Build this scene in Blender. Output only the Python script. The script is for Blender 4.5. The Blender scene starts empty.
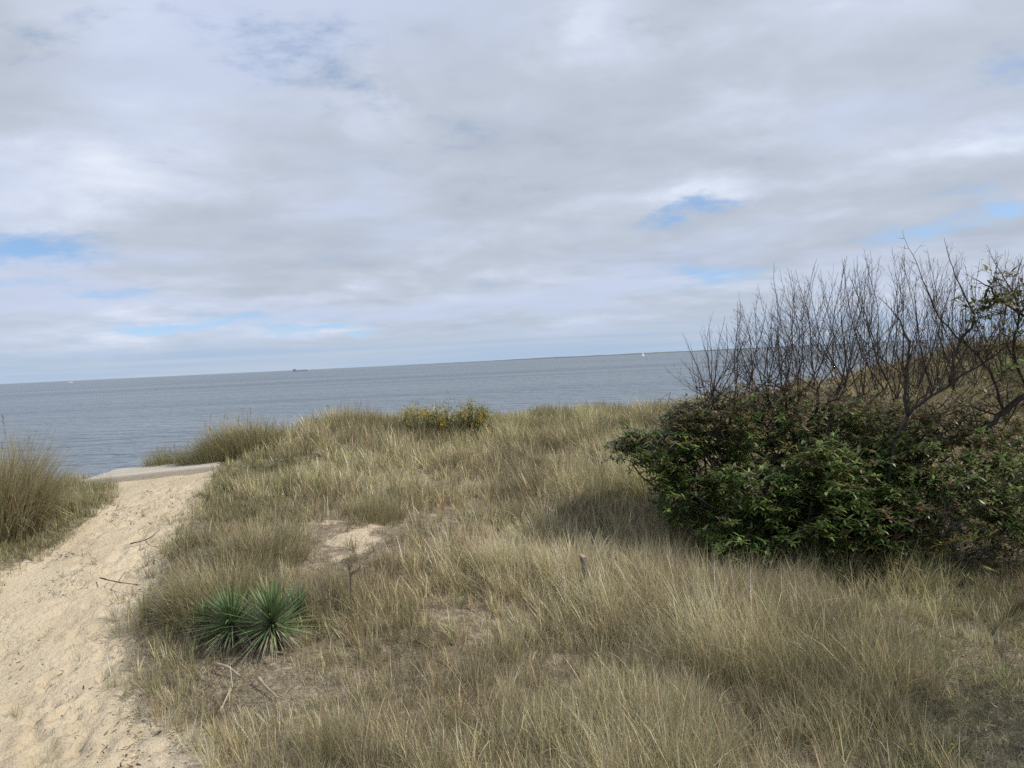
import bpy, math, random
import numpy as np
from mathutils import Vector, Matrix

R = math.radians
random.seed(7)
rng = np.random.default_rng(11)
S = bpy.context.scene
COL = S.collection

# ------------------------------------------------------------------ camera
EYE = np.array([0.0, 0.0, 7.5])            # water level is z = 0
FPX = 769.0
PITCH, ROLL = R(1.80), math.atan(0.0472)
_f = np.array([0, math.cos(PITCH), -math.sin(PITCH)])
_r0 = np.array([1.0, 0, 0]); _u0 = np.array([0, math.sin(PITCH), math.cos(PITCH)])
_r = math.cos(ROLL) * _r0 - math.sin(ROLL) * _u0
_u = math.sin(ROLL) * _r0 + math.cos(ROLL) * _u0
cd = bpy.data.cameras.new('camera'); cam = bpy.data.objects.new('camera', cd); COL.objects.link(cam)
cd.sensor_width = 36.0; cd.lens = FPX / 1024 * 36.0
cd.clip_start = 0.1; cd.clip_end = 60000.0
cam.matrix_world = Matrix(((_r[0], _u[0], -_f[0], EYE[0]), (_r[1], _u[1], -_f[1], EYE[1]),
                           (_r[2], _u[2], -_f[2], EYE[2]), (0, 0, 0, 1)))
S.camera = cam

def ray(u, v):
    return _f + (u - 512) / FPX * _r - (v - 384) / FPX * _u

def at(u, v, y):
    """world point on the photo's sight line through (u, v) at the distance y ahead"""
    d = ray(u, v)
    return EYE + d * (y / d[1])

# ------------------------------------------------------------------ world, sun, exposure
SUN_AZ, SUN_EL = R(97), R(43)              # azimuth to the right of the view
S.view_settings.view_transform = 'Standard'; S.view_settings.look = 'None'
S.view_settings.exposure = 0.14; S.view_settings.gamma = 1.0
S.view_settings.use_curve_mapping = False
sl = bpy.data.lights.new('sun', 'SUN'); sl.energy = 3.4; sl.angle = R(1.2); sl.color = (1.0, 0.94, 0.84)
so = bpy.data.objects.new('sun', sl); COL.objects.link(so)
sdir = Vector((math.sin(SUN_AZ) * math.cos(SUN_EL), math.cos(SUN_AZ) * math.cos(SUN_EL), math.sin(SUN_EL)))
so.rotation_euler = sdir.to_track_quat('Z', 'Y').to_euler(); so.location = (30, 0, 40)

W = bpy.data.worlds.new("World"); S.world = W; W.use_nodes = True

class NT:
    """small helper that writes node graphs"""
    def __init__(s, tree): s.t = tree; tree.nodes.clear()
    def n(s, typ, **kw):
        nd = s.t.nodes.new(typ)
        for k, v in kw.items(): setattr(nd, k, v)
        return nd
    def put(s, sock, val):
        if isinstance(val, bpy.types.NodeSocket): s.t.links.new(val, sock)
        elif val is not None: sock.default_value = val
    def m(s, op, a, b=None, c=None, clamp=False):
        nd = s.n('ShaderNodeMath', operation=op, use_clamp=clamp)
        s.put(nd.inputs[0], a); s.put(nd.inputs[1], b); s.put(nd.inputs[2], c)
        return nd.outputs[0]
    def vm(s, op, a, b=None):
        nd = s.n('ShaderNodeVectorMath', operation=op); s.put(nd.inputs[0], a); s.put(nd.inputs[1], b)
        return nd.outputs[0]
    def noise(s, vec, scale, detail=4, rough=0.55, dist=0.0, col=False):
        nd = s.n('ShaderNodeTexNoise'); s.put(nd.inputs['Vector'], vec)
        nd.inputs['Scale'].default_value = scale; nd.inputs['Detail'].default_value = detail
        nd.inputs['Roughness'].default_value = rough; nd.inputs['Distortion'].default_value = dist
        return nd.outputs['Color' if col else 'Fac']
    def ramp(s, x, a, b, lo=0.0, hi=1.0, smooth=True):
        nd = s.n('ShaderNodeMapRange'); nd.interpolation_type = 'SMOOTHSTEP' if smooth else 'LINEAR'
        s.put(nd.inputs[0], x); s.put(nd.inputs[1], a); s.put(nd.inputs[2], b)
        s.put(nd.inputs[3], lo); s.put(nd.inputs[4], hi)
        return nd.outputs[0]
    def mix(s, fac, a, b, mode='MIX'):
        nd = s.n('ShaderNodeMix', data_type='RGBA', blend_type=mode)
        s.put(nd.inputs[0], fac)
        for k, v in ((6, a), (7, b)):
            s.put(nd.inputs[k], v if isinstance(v, bpy.types.NodeSocket) else (*v, 1.0))
        return nd.outputs[2]
    def comb(s, x, y, z):
        nd = s.n('ShaderNodeCombineXYZ')
        for k, v in enumerate((x, y, z)): s.put(nd.inputs[k], v)
        return nd.outputs[0]

def build_world():
    g = NT(W.node_tree)
    tc = g.n('ShaderNodeTexCoord'); sep = g.n('ShaderNodeSeparateXYZ'); g.put(sep.inputs[0], tc.outputs['Generated'])
    x, y, z = sep.outputs
    sky = g.n('ShaderNodeTexSky', sky_type='NISHITA', sun_disc=False)
    sky.sun_elevation = SUN_EL; sky.sun_rotation = SUN_AZ; sky.air_density = 1.0; sky.dust_density = 0.6; sky.ozone_density = 3.0
    g.put(sky.inputs['Vector'], g.comb(x, y, g.m('ADD', g.m('ABSOLUTE', z), 0.10)))
    bg_sky = g.n('ShaderNodeBackground'); g.put(bg_sky.inputs[0], sky.outputs[0]); bg_sky.inputs[1].default_value = 0.15
    # cloud layer: directions projected on a flat cloud deck, so clouds close up towards the horizon
    zz = g.m('MAXIMUM', z, 0.004)
    k = g.m('DIVIDE', 1.0, g.m('ADD', zz, 0.10))
    px = g.m('MULTIPLY', x, k); py = g.m('MULTIPLY', y, k)
    P = g.comb(px, py, 0.0)
    warp = g.vm('MULTIPLY', g.vm('SUBTRACT', g.noise(P, 0.8, 3, col=True), (0.5, 0.5, 0.5)), (0.5, 0.5, 0.0))
    Pw = g.vm('ADD', P, warp)
    n1 = g.noise(Pw, 0.42, 5, 0.50)            # big masses
    n2 = g.noise(Pw, 1.7, 7, 0.56)            # billows
    n3 = g.noise(Pw, 4.0, 6, 0.62)             # wisps
    # bearing and height as tangents, for the gaps the wind has opened in the deck
    ya = g.m('MAXIMUM', g.m('ABSOLUTE', y), 0.05)
    tu = g.m('DIVIDE', x, ya); tv = g.m('DIVIDE', z, ya)
    jn = g.noise(g.comb(g.m('MULTIPLY', tu, 1.0), g.m('MULTIPLY', tv, 2.2), 0.3), 7.0, 6, 0.62, col=True)
    js = g.n('ShaderNodeSeparateXYZ'); g.put(js.inputs[0], jn)
    ju = g.m('ADD', tu, g.m('MULTIPLY_ADD', js.outputs[0], 0.22, -0.11))
    jv = g.m('ADD', tv, g.m('MULTIPLY_ADD', js.outputs[1], 0.09, -0.045))
    def blob(u, v, w, h, tilt=0.0):
        d = ray(u, v); cu, cv = d[0] / d[1], d[2] / d[1]
        a = g.m('SUBTRACT', ju, cu); b = g.m('SUBTRACT', jv, cv)
        if tilt: b = g.m('SUBTRACT', b, g.m('MULTIPLY', a, tilt))
        a = g.m('MULTIPLY', a, FPX / w); b = g.m('MULTIPLY', b, FPX / h)
        q = g.m('ADD', g.m('MULTIPLY', a, a), g.m('MULTIPLY', b, b))
        return g.m('POWER', 2.718, g.m('MULTIPLY', q, -0.7))
    def total(items):
        t = None
        for amp, *args in items:
            o = g.m('MULTIPLY', blob(*args), amp)
            t = o if t is None else g.m('ADD', t, o)
        return t
    gaps = total([(1.3, 18, 250, 70, 17), (1.0, 190, 324, 95, 8), (0.95, 325, 333, 55, 6), (0.7, 110, 296, 50, 6), (1.0, 690, 209, 42, 8, 0.25),
                  (1.0, 700, 271, 55, 10), (1.0, 1004, 202, 40, 15), (0.75, 925, 232, 55, 11, 0.15), (0.5, 1015, 62, 30, 16),
                  (0.45, 20, 285, 70, 7), (0.55, 300, 60, 150, 40, -0.5), (0.4, 60, 30, 60, 30)])
    bright = total([(0.9, 712, 190, 40, 13, 0.2), (0.75, 598, 30, 45, 30), (0.7, 130, 22, 90, 26), (0.75, 990, 142, 70, 16, 0.15),
                    (0.45, 370, 95, 50, 70, -0.9), (0.5, 40, 180, 120, 50), (0.5, 15, 233, 50, 8), (0.45, 740, 105, 40, 20),
                    (0.4, 250, 300, 150, 8), (0.4, 580, 285, 180, 10), (0.35, 300, 335, 120, 8), (0.3, 160, 160, 120, 60)])
    dark = total([(0.5, 30, 75, 80, 60), (0.45, 450, 60, 110, 80), (0.5, 580, 180, 150, 60), (0.4, 200, 230, 220, 18),
                  (0.4, 860, 90, 150, 60), (0.35, 430, 255, 200, 16), (0.3, 800, 250, 160, 14), (0.3, 520, 318, 200, 8)])
    cov = g.m('ADD', g.m('MULTIPLY_ADD', n2, 1.6, -0.25), g.m('MULTIPLY_ADD', n3, 1.4, -0.7))
    jf = g.noise(g.comb(tu, g.m('MULTIPLY', tv, 2.6), 0.9), 22.0, 6, 0.65)
    cov = g.m('SUBTRACT', g.m('ADD', cov, g.m('MULTIPLY_ADD', jf, 1.2, -0.6)), g.m('MULTIPLY', gaps, 1.15))
    mask = g.ramp(cov, -1.05, 0.35)
    # a thin clear band sits over the horizon
    hz = g.ramp(g.m('ADD', tv, g.m('MULTIPLY_ADD', js.outputs[2], 0.05, -0.025)), 0.022, 0.05)
    band = g.noise(g.comb(g.m('MULTIPLY', tu, 2.0), g.m('MULTIPLY', tv, 75.0), 1.7), 1.0, 5, 0.55)
    lowmask = g.ramp(band, 0.36, 0.62)
    mask = g.m('ADD', g.m('MULTIPLY', mask, hz), g.m('SUBTRACT', 1.0, hz), clamp=True)
    # cloud brightness
    t = g.m('ADD', g.m('MULTIPLY', g.m('SUBTRACT', n1, 0.5), 1.7), g.m('MULTIPLY', g.m('SUBTRACT', n2, 0.5), 0.85))
    t = g.m('ADD', t, g.m('MULTIPLY', g.m('SUBTRACT', n3, 0.5), 0.45))
    t = g.m('ADD', t, g.m('MULTIPLY', g.m('SUBTRACT', bright, dark), 0.48))
    t = g.m('ADD', g.m('MULTIPLY', t, 0.85), 0.47, clamp=True)
    cr = g.n('ShaderNodeValToRGB'); g.put(cr.inputs[0], t)
    e = cr.color_ramp.elements
    e[0].position = 0.0; e[0].color = (0.41, 0.465, 0.555, 1)
    e[1].position = 1.0; e[1].color = (0.84, 0.90, 1.0, 1)
    for p, c in ((0.40, (0.505, 0.56, 0.65, 1)), (0.62, (0.595, 0.655, 0.785, 1))):
        q = e.new(p); q.color = c
    lav = g.ramp(g.noise(g.vm('ADD', Pw, (7.3, 2.1, 0.0)), 0.7, 4, 0.55), 0.45, 0.66)
    lavc = g.mix(g.m('MULTIPLY', lav, 0.8), cr.outputs[0], (0.56, 0.635, 0.82))
    # milky blue towards the horizon
    low = g.ramp(tv, 0.0, 0.16, 1.0, 0.0)
    ccol = g.mix(g.m('MULTIPLY', low, 0.35), lavc, (0.47, 0.56, 0.71))
    strip = g.mix(lowmask, (0.40, 0.52, 0.685), (0.48, 0.56, 0.68))
    ccol = g.mix(hz, strip, ccol)
    bg_c = g.n('ShaderNodeBackground'); g.put(bg_c.inputs[0], ccol); bg_c.inputs[1].default_value = 0.95
    ms = g.n('ShaderNodeMixShader'); g.put(ms.inputs[0], mask)
    g.put(ms.inputs[1], bg_sky.outputs[0]); g.put(ms.inputs[2], bg_c.outputs[0])
    out = g.n('ShaderNodeOutputWorld'); g.put(out.inputs[0], ms.outputs[0])
build_world()
S.render.engine = 'CYCLES'
S.cycles.max_bounces = 6; S.cycles.diffuse_bounces = 3; S.cycles.transmission_bounces = 4; S.cycles.glossy_bounces = 2
S.cycles.use_denoising = False

# ------------------------------------------------------------------ helpers
def tag(o, label=None, cat=None, group=None, kind=None):
    for k, v in (('label', label), ('category', cat), ('group', group), ('kind', kind)):
        if v: o[k] = v
    return o

def empty(name, loc, label=None, cat=None, group=None):
    o = bpy.data.objects.new(name, None); COL.objects.link(o); o.location = [float(c) for c in loc]
    o.empty_display_size = 0.1
    return tag(o, label, cat, group)

def link(name, me, mat, parent=None):
    """links a mesh given in world coordinates; under a parent the mesh is moved into the parent's space"""
    o = bpy.data.objects.new(name, me); COL.objects.link(o)
    if mat: me.materials.append(mat)
    if parent is not None:
        off = np.array(parent.location)
        n = len(me.vertices); co = np.empty(n * 3, np.float32); me.vertices.foreach_get('co', co)
        co = (co.reshape(-1, 3) - off).ravel().astype(np.float32); me.vertices.foreach_set('co', co)
        me.update(); o.parent = parent
    return o

def mesh_np(name, V, quads=None, tris=None, col=None, smooth=False):
    me = bpy.data.meshes.new(name)
    nq = 0 if quads is None else len(quads); nt = 0 if tris is None else len(tris)
    me.vertices.add(len(V)); me.vertices.foreach_set('co', np.ascontiguousarray(V, np.float32).ravel())
    li = []
    if nq: li.append(np.asarray(quads, np.int32).ravel())
    if nt: li.append(np.asarray(tris, np.int32).ravel())
    li = np.concatenate(li)
    me.loops.add(len(li)); me.loops.foreach_set('vertex_index', li)
    st = np.concatenate([np.arange(nq) * 4, nq * 4 + np.arange(nt) * 3]).astype(np.int32)
    me.polygons.add(nq + nt); me.polygons.foreach_set('loop_start', st)
    if smooth: me.polygons.foreach_set('use_smooth', np.ones(nq + nt, bool))
    me.update(calc_edges=True)
    if col is not None:
        ca = me.color_attributes.new('col', 'FLOAT_COLOR', 'POINT')
        c4 = np.ones((len(V), 4), np.float32); c4[:, :3] = col; ca.data.foreach_set('color', c4.ravel())
    return me

def hash2(ix, iy, s):
    h = (ix.astype(np.int64) * 374761393 + iy.astype(np.int64) * 668265263 + s * 1442695041) & 0xFFFFFFFF
    h = ((h ^ (h >> 13)) * 1274126177) & 0xFFFFFFFF
    return ((h ^ (h >> 16)) & 0xFFFF) / 65535.0

def vnoise(x, y, s=0):
    ix = np.floor(x); iy = np.floor(y); fx = x - ix; fy = y - iy
    fx = fx * fx * fx * (fx * (fx * 6 - 15) + 10); fy = fy * fy * fy * (fy * (fy * 6 - 15) + 10)
    a = hash2(ix, iy, s); b = hash2(ix + 1, iy, s); c = hash2(ix, iy + 1, s); d = hash2(ix + 1, iy + 1, s)
    return (a + (b - a) * fx) * (1 - fy) + (c + (d - c) * fx) * fy - 0.5

def fbm(x, y, s=0, o=4):
    t = 0.0; a = 1.0
    for k in range(o):
        t = t + a * vnoise(x * 2 ** k + 17.3 * k, y * 2 ** k - 9.1 * k, s + k); a *= 0.5
    return t

def inside(poly, x, y):
    r = np.zeros(np.shape(x), bool); n = len(poly)
    for i in range(n):
        x1, y1 = poly[i]; x2, y2 = poly[(i + 1) % n]
        c = ((y1 > y) != (y2 > y)) & (x < (x2 - x1) * (y - y1) / (y2 - y1 + 1e-12) + x1)
        r ^= c
    return r

# ------------------------------------------------------------------ terrain
CP = []                                    # heights of the bare ground: photo point and its distance, or plain world points
for u, v, y in [(100, 768, 7.9), (0, 700, 9.4), (60, 650, 10.6), (130, 560, 13.4), (150, 500, 17.6), (155, 478, 19.6), (0, 600, 11.9),
                (0, 545, 14.2), (60, 512, 16.0), (230, 640, 10.6), (230, 560, 13.2), (300, 768, 7.5), (340, 545, 13.4), (300, 600, 11.6),
                (400, 510, 16.2), (330, 460, 20.5), (420, 445, 24), (400, 421, 27), (300, 428, 25), (240, 432, 23.5), (480, 424, 27.5),
                (600, 421, 28.5), (600, 450, 23.0), (560, 520, 15.8), (500, 620, 11.2), (600, 700, 9.1), (760, 768, 7.4), (700, 600, 11.8),
                (880, 592, 12.0), (1000, 768, 7.1), (1020, 640, 10.4), (760, 500, 16.5), (900, 470, 18.5), (720, 413, 28.5), (850, 404, 28),
                (930, 382, 29), (1010, 368, 28), (1100, 360, 27), (1000, 430, 22), (620, 560, 13.6), (940, 420, 23.5)]:
    CP.append(at(u, v, y))
for p in [(-11, 17, 4.5), (-14, 12, 4.3), (-16, 22, 4.1), (-8, 24, 4.3), (-6.5, 27, 4.1), (-4, 30, 3.9), (-9, 30, 3.0), (-14, 30, 2.6), (0, 33, 4.6), (5, 34, 4.6), (12, 35, 5.3),
          (20, 32, 6.9), (20, 22, 5.6), (16, 12, 3.9), (-12, 4, 3.5), (0, 2, 3.4), (12, 3, 3.3), (-14, -12, 3.3), (14, -12, 3.3), (0, -12, 3.3),
          (-9.5, 21, 4.95), (-9.5, 22.5, 4.85), (-11, 21, 4.75), (-11.3, 22.5, 4.6), (-9.7, 24, 4.45), (-8.2, 21.5, 5.05), (-20, 46, -0.6), (-8, 46, -0.4), (2, 50, -0.4), (12, 54, -0.3), (26, 56, 0.2), (34, 30, 6.6), (36, 5, 4.2), (-34, 20, 2.4), (-34, 0, 3.4), (-34, 45, -1.0), (36, 60, -0.8)]:
    CP.append(np.array(p, float))
CP = np.array(CP)

def _tps(r2):
    return np.where(r2 > 0, 0.5 * r2 * np.log(np.maximum(r2, 1e-9)), 0.0)
def _fit():
    n = len(CP); X = CP[:, :2]
    K = _tps(((X[:, None] - X[None]) ** 2).sum(-1)) + np.eye(n) * 0.6
    Pm = np.hstack([np.ones((n, 1)), X]); A = np.zeros((n + 3, n + 3))
    A[:n, :n] = K; A[:n, n:] = Pm; A[n:, :n] = Pm.T
    return np.linalg.solve(A, np.concatenate([CP[:, 2], np.zeros(3)]))
_w = _fit()
def base_h(x, y):
    x = np.asarray(x, float); y = np.asarray(y, float); sh = x.shape
    q = np.stack([x.ravel(), y.ravel()], -1); out = np.empty(len(q))
    for i in range(0, len(q), 20000):
        b = q[i:i + 20000]
        out[i:i + 20000] = _tps(((b[:, None] - CP[None, :, :2]) ** 2).sum(-1)) @ _w[:-3] + _w[-3] + b @ _w[-2:]
    return out.reshape(sh)
# the fit sampled on a grid once, so that hundreds of thousands of blades can be set on it
GX0, GX1, GY0, GY1, GS = -45.0, 45.0, -20.0, 70.0, 0.25
_gx = np.arange(GX0, GX1 + GS, GS); _gy = np.arange(GY0, GY1 + GS, GS)
_G = base_h(*np.meshgrid(_gx, _gy))
def grid_h(x, y):
    fx = np.clip((x - GX0) / GS, 0, len(_gx) - 1.001); fy = np.clip((y - GY0) / GS, 0, len(_gy) - 1.001)
    ix = fx.astype(int); iy = fy.astype(int); fx = fx - ix; fy = fy - iy
    return (_G[iy, ix] * (1 - fx) + _G[iy, ix + 1] * fx) * (1 - fy) + (_G[iy + 1, ix] * (1 - fx) + _G[iy + 1, ix + 1] * fx) * fy

def ground_at(u, v):
    """where the photo's sight line through (u, v) meets the dune"""
    d = ray(u, v); t = np.arange(3.0, 60.0, 0.02); p = EYE + d[None] * (t / d[1])[:, None]
    below = p[:, 2] < grid_h(p[:, 0], p[:, 1])
    return p[np.argmax(below)] if below.any() else p[-1]
def gxy(pts): return [tuple(ground_at(u, v)[:2]) for u, v in pts]

PATH = gxy([(-260, 900), (-260, 625), (0, 574), (42, 550), (90, 518), (106, 500), (92, 484), (92, 470), (200, 459), (218, 467), (206, 490), (192, 515), (172, 550),
            (150, 590), (128, 640), (126, 680), (170, 705), (215, 738), (240, 800), (250, 900)])
BARE = gxy([(288, 545), (305, 526), (345, 516), (410, 506), (425, 518), (400, 542), (372, 555), (330, 572), (297, 580)])
LITTER = gxy([(880, 768), (915, 700), (905, 660), (935, 620), (985, 590), (1060, 585), (1250, 640), (1250, 900), (870, 900)])

# grass character at places of the dune: photo point, height, density, then weights straw / olive / red-brown / green / grey
GC = [(300, 740, .34, .75, 1.2, 1.2, .55, .35, .6), (380, 690, .38, .8, 1.3, 1.0, .6, .3, .6), (440, 750, .30, .7, 1.1, .9, .7, .3, .8), (330, 640, .42, .85, 1.2, 1.2, .5, .3, .3),
      (410, 600, .40, .75, 1.4, .8, .6, .2, .4), (500, 680, .62, .95, 1.8, .9, .2, .2, .3), (560, 740, .50, .85, 1.5, .9, .3, .2, .6), (600, 620, .68, 1., 2.4, .5, .15, .1, .4),
      (680, 600, .72, 1., 2.6, .4, .1, .1, .4), (720, 660, .80, 1.1, 2.4, .6, .1, .15, .4), (800, 640, .78, 1.1, 2.4, .6, .1, .1, .4), (840, 700, .66, 1., 1.5, 1.3, .15, .3, .3),
      (780, 740, .56, .9, 1.5, 1.0, .2, .2, .6), (680, 740, .46, .85, 1.5, 1., .35, .25, .5), (880, 640, .55, .9, 1.5, 1.2, .1, .3, .3), (900, 760, .35, .7, 1., 1.6, .1, .5, .3),
      (970, 640, .26, .5, .8, 1.3, .2, .6, .4), (1010, 720, .12, .4, .6, 1.0, .2, 1.1, .6), (950, 700, .18, .4, .9, 1.0, .3, .9, .6), (1010, 590, .4, .7, 1., 1.3, .2, .8, .2),
      (560, 530, .60, 1., 2.3, .7, .15, .1, .3), (640, 540, .66, 1.05, 2.4, .6, .1, .1, .3), (660, 500, .62, 1., 1.2, 1.6, .1, .4, .2), (500, 560, .55, .95, 2., .7, .3, .1, .4),
      (480, 500, .5, .9, 1.7, .8, .4, .1, .3), (560, 470, .5, .95, 1.8, .8, .4, .15, .2), (620, 440, .5, 1., 1.9, .9, .2, .3, .1), (430, 460, .5, .95, 1.8, .8, .3, .15, .2),
      (360, 440, .6, 1., 1.7, .9, .25, .2, .2), (300, 440, .6, 1., 1.6, 1.0, .3, .25, .2), (480, 432, .5, 1., 1.8, 1.1, .1, .4, .1), (580, 425, .55, 1., 1.4, 1.3, .1, .9, .1),
      (650, 420, .6, 1., 1.4, 1.3, .2, .7, .1), (250, 460, .5, 1., 1.1, 1.5, .2, .8, .1), (280, 490, .45, .9, 1.2, 1.2, .3, .5, .3), (330, 500, .38, .7, 1.4, .9, .4, .3, .4),
      (390, 490, .45, .85, 1.4, 1., .35, .3, .3), (360, 545, .30, .6, 1.4, .7, .5, .1, .6), (300, 560, .32, .6, 1.3, .8, .4, .2, .6), (440, 540, .42, .75, 1.6, .7, .5, .1, .4),
      (170, 650, .22, .8, .8, 1.2, .4, .9, .5), (230, 690, .22, .8, .9, .8, .7, .3, .9), (150, 620, .25, .8, .7, 1.2, .3, 1.0, .3), (260, 640, .35, .9, 1., 1.2, .4, .5, .4), (215, 480, .35, .9, .9, 1.2, .1, 1.2, .1),
      (60, 545, .22, 1.3, .8, 1.2, .3, .8, .5), (20, 565, .22, 1.4, .8, 1.2, .3, .9, .5), (100, 505, .24, 1.4, .8, 1.2, .2, 1.2, .2), (20, 520, .45, 1., 1.4, 1., .4, .5, .2), (-150, 560, .5, 1., 1.4, 1.2, .3, .6, .2),
      (800, 500, .4, .5, .8, 1.2, .6, .5, .6), (760, 560, .45, .8, 1.2, 1.4, .1, .5, .3), (920, 440, .5, .9, .9, 1., 1.3, .4, .5), (1000, 400, .6, 1., .5, 1.2, 1.4, .7, .3),
      (960, 375, .6, 1., .5, 1.3, 1.2, .9, .2), (1100, 380, .6, 1., 1.1, 1.3, .7, .8, .2), (820, 405, .6, 1., .6, 1.3, 1.0, .7, .2), (900, 395, .6, 1., .5, 1.3, 1.3, .8, .2), (1200, 640, .3, .6, 1., 1.3, .2, .8, .4)]
_gcp = np.array([ground_at(g[0], g[1])[:2] for g in GC]); _gcv = np.array([g[2:] for g in GC]); _gcv[:, 0] = np.where(_gcv[:, 0] > .5, _gcv[:, 0] * .92, _gcv[:, 0] * 1.1); _gcv[:, 1] *= 1.1
def _polar(x, y): return np.stack([x / np.maximum(y, 3) * 9, np.log(np.maximum(y, 3)) * 10], -1)
_gcq = _polar(_gcp[:, 0], _gcp[:, 1])
def character(x, y):
    q = _polar(x + 0.35 * vnoise(x * 1.1, y * 1.1, 5) * 2, y + 0.5 * vnoise(x * 0.9, y * 0.9, 6) * 2)
    out = np.empty((len(q), _gcv.shape[1]))
    for i in range(0, len(q), 50000):
        d2 = ((q[i:i + 50000, None] - _gcq[None]) ** 2).sum(-1)
        w = 1.0 / (d2 + 0.15) ** 2.2
        out[i:i + 50000] = (w @ _gcv) / w.sum(1, keepdims=True)
    return out

def seg_axis(parts):
    a = []
    for lo, hi, s in parts: a += list(np.arange(lo, hi - s * 0.5, s))
    return np.array(a + [parts[-1][1]])
FEET = []                                   # trodden hollows in the sand
_pl = gxy([(60, 768), (90, 690), (110, 620), (140, 560), (150, 510), (155, 485)])
for _ in range(430):
    k = random.random() * (len(_pl) - 1); i = int(k); f = k - i
    cx = _pl[i][0] * (1 - f) + _pl[i + 1][0] * f + random.gauss(0, 0.75); cy = _pl[i][1] * (1 - f) + _pl[i + 1][1] * f + random.gauss(0, 0.3)
    FEET.append((cx, cy, random.gauss(0, 0.5), random.uniform(0.10, 0.17), random.uniform(0.06, 0.09), random.uniform(0.025, 0.06)))
def soft_path(x, y):
    s = np.zeros(np.shape(x))
    for dx, dy in ((0, 0), (.3, 0), (-.3, 0), (0, .35), (0, -.35), (.2, .25), (-.2, -.25), (.2, -.25), (-.2, .25)):
        s = s + inside(PATH, x + dx, y + dy)
    return s / 9
def ground_h(x, y):
    h = grid_h(x, y) + 0.10 * fbm(x * 0.55, y * 0.55, 3, 3) + 0.03 * fbm(x * 2.3, y * 2.3, 8, 3)
    return h - 0.10 * soft_path(x, y) * np.exp(-((y - 12) / 8) ** 2)

# ------------------------------------------------------------------ materials
def new_mat(name):
    m = bpy.data.materials.new(name); m.use_nodes = True
    return m, NT(m.node_tree)

def leaf_mat(name, rough=0.6, trans=0.3, spec=0.3, vary=0.25, fixed=None):
    """thin leaves and blades: colour per blade, some light let through"""
    m, g = new_mat(name)
    if fixed is None:
        c = g.n('ShaderNodeVertexColor', layer_name='col').outputs[0]
    else:
        rgb = g.n('ShaderNodeRGB'); rgb.outputs[0].default_value = (*fixed, 1); c = rgb.outputs[0]
    tc = g.n('ShaderNodeTexCoord').outputs['Object']
    v = g.ramp(g.noise(tc, 9.0, 3), 0.25, 0.75, 1 - vary, 1 + vary)
    cc = g.n('ShaderNodeVectorMath', operation='SCALE'); g.put(cc.inputs[0], c); g.put(cc.inputs['Scale'], v)
    b = g.n('ShaderNodeBsdfPrincipled'); g.put(b.inputs['Base Color'], cc.outputs[0])
    b.inputs['Roughness'].default_value = rough; b.inputs['Specular IOR Level'].default_value = spec
    t = g.n('ShaderNodeBsdfTranslucent'); g.put(t.inputs[0], cc.outputs[0])
    ms = g.n('ShaderNodeMixShader'); ms.inputs[0].default_value = trans
    g.put(ms.inputs[1], b.outputs[0]); g.put(ms.inputs[2], t.outputs[0])
    out = g.n('ShaderNodeOutputMaterial'); g.put(out.inputs[0], ms.outputs[0])
    return m

def rough_mat(name, c1, c2, scale=8.0, rough=0.85, bump=0.3, bscale=30.0, stretch=(1, 1, 1), c3=None):
    m, g = new_mat(name)
    tc = g.n('ShaderNodeTexCoord').outputs['Object']
    mp = g.n('ShaderNodeMapping'); g.put(mp.inputs[0], tc); mp.inputs['Scale'].default_value = stretch
    n = g.noise(mp.outputs[0], scale, 6, 0.6)
    c = g.mix(g.ramp(n, 0.3, 0.7), c1, c2)
    if c3: c = g.mix(g.ramp(g.noise(mp.outputs[0], scale * 0.37, 4), 0.5, 0.68), c, c3)
    b = g.n('ShaderNodeBsdfPrincipled'); g.put(b.inputs['Base Color'], c); b.inputs['Roughness'].default_value = rough
    b.inputs['Specular IOR Level'].default_value = 0.2
    bp = g.n('ShaderNodeBump'); bp.inputs['Strength'].default_value = bump; bp.inputs['Distance'].default_value = 0.02
    g.put(bp.inputs['Height'], g.noise(mp.outputs[0], bscale, 5, 0.6)); g.put(b.inputs['Normal'], bp.outputs[0])
    out = g.n('ShaderNodeOutputMaterial'); g.put(out.inputs[0], b.outputs[0])
    return m

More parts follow.
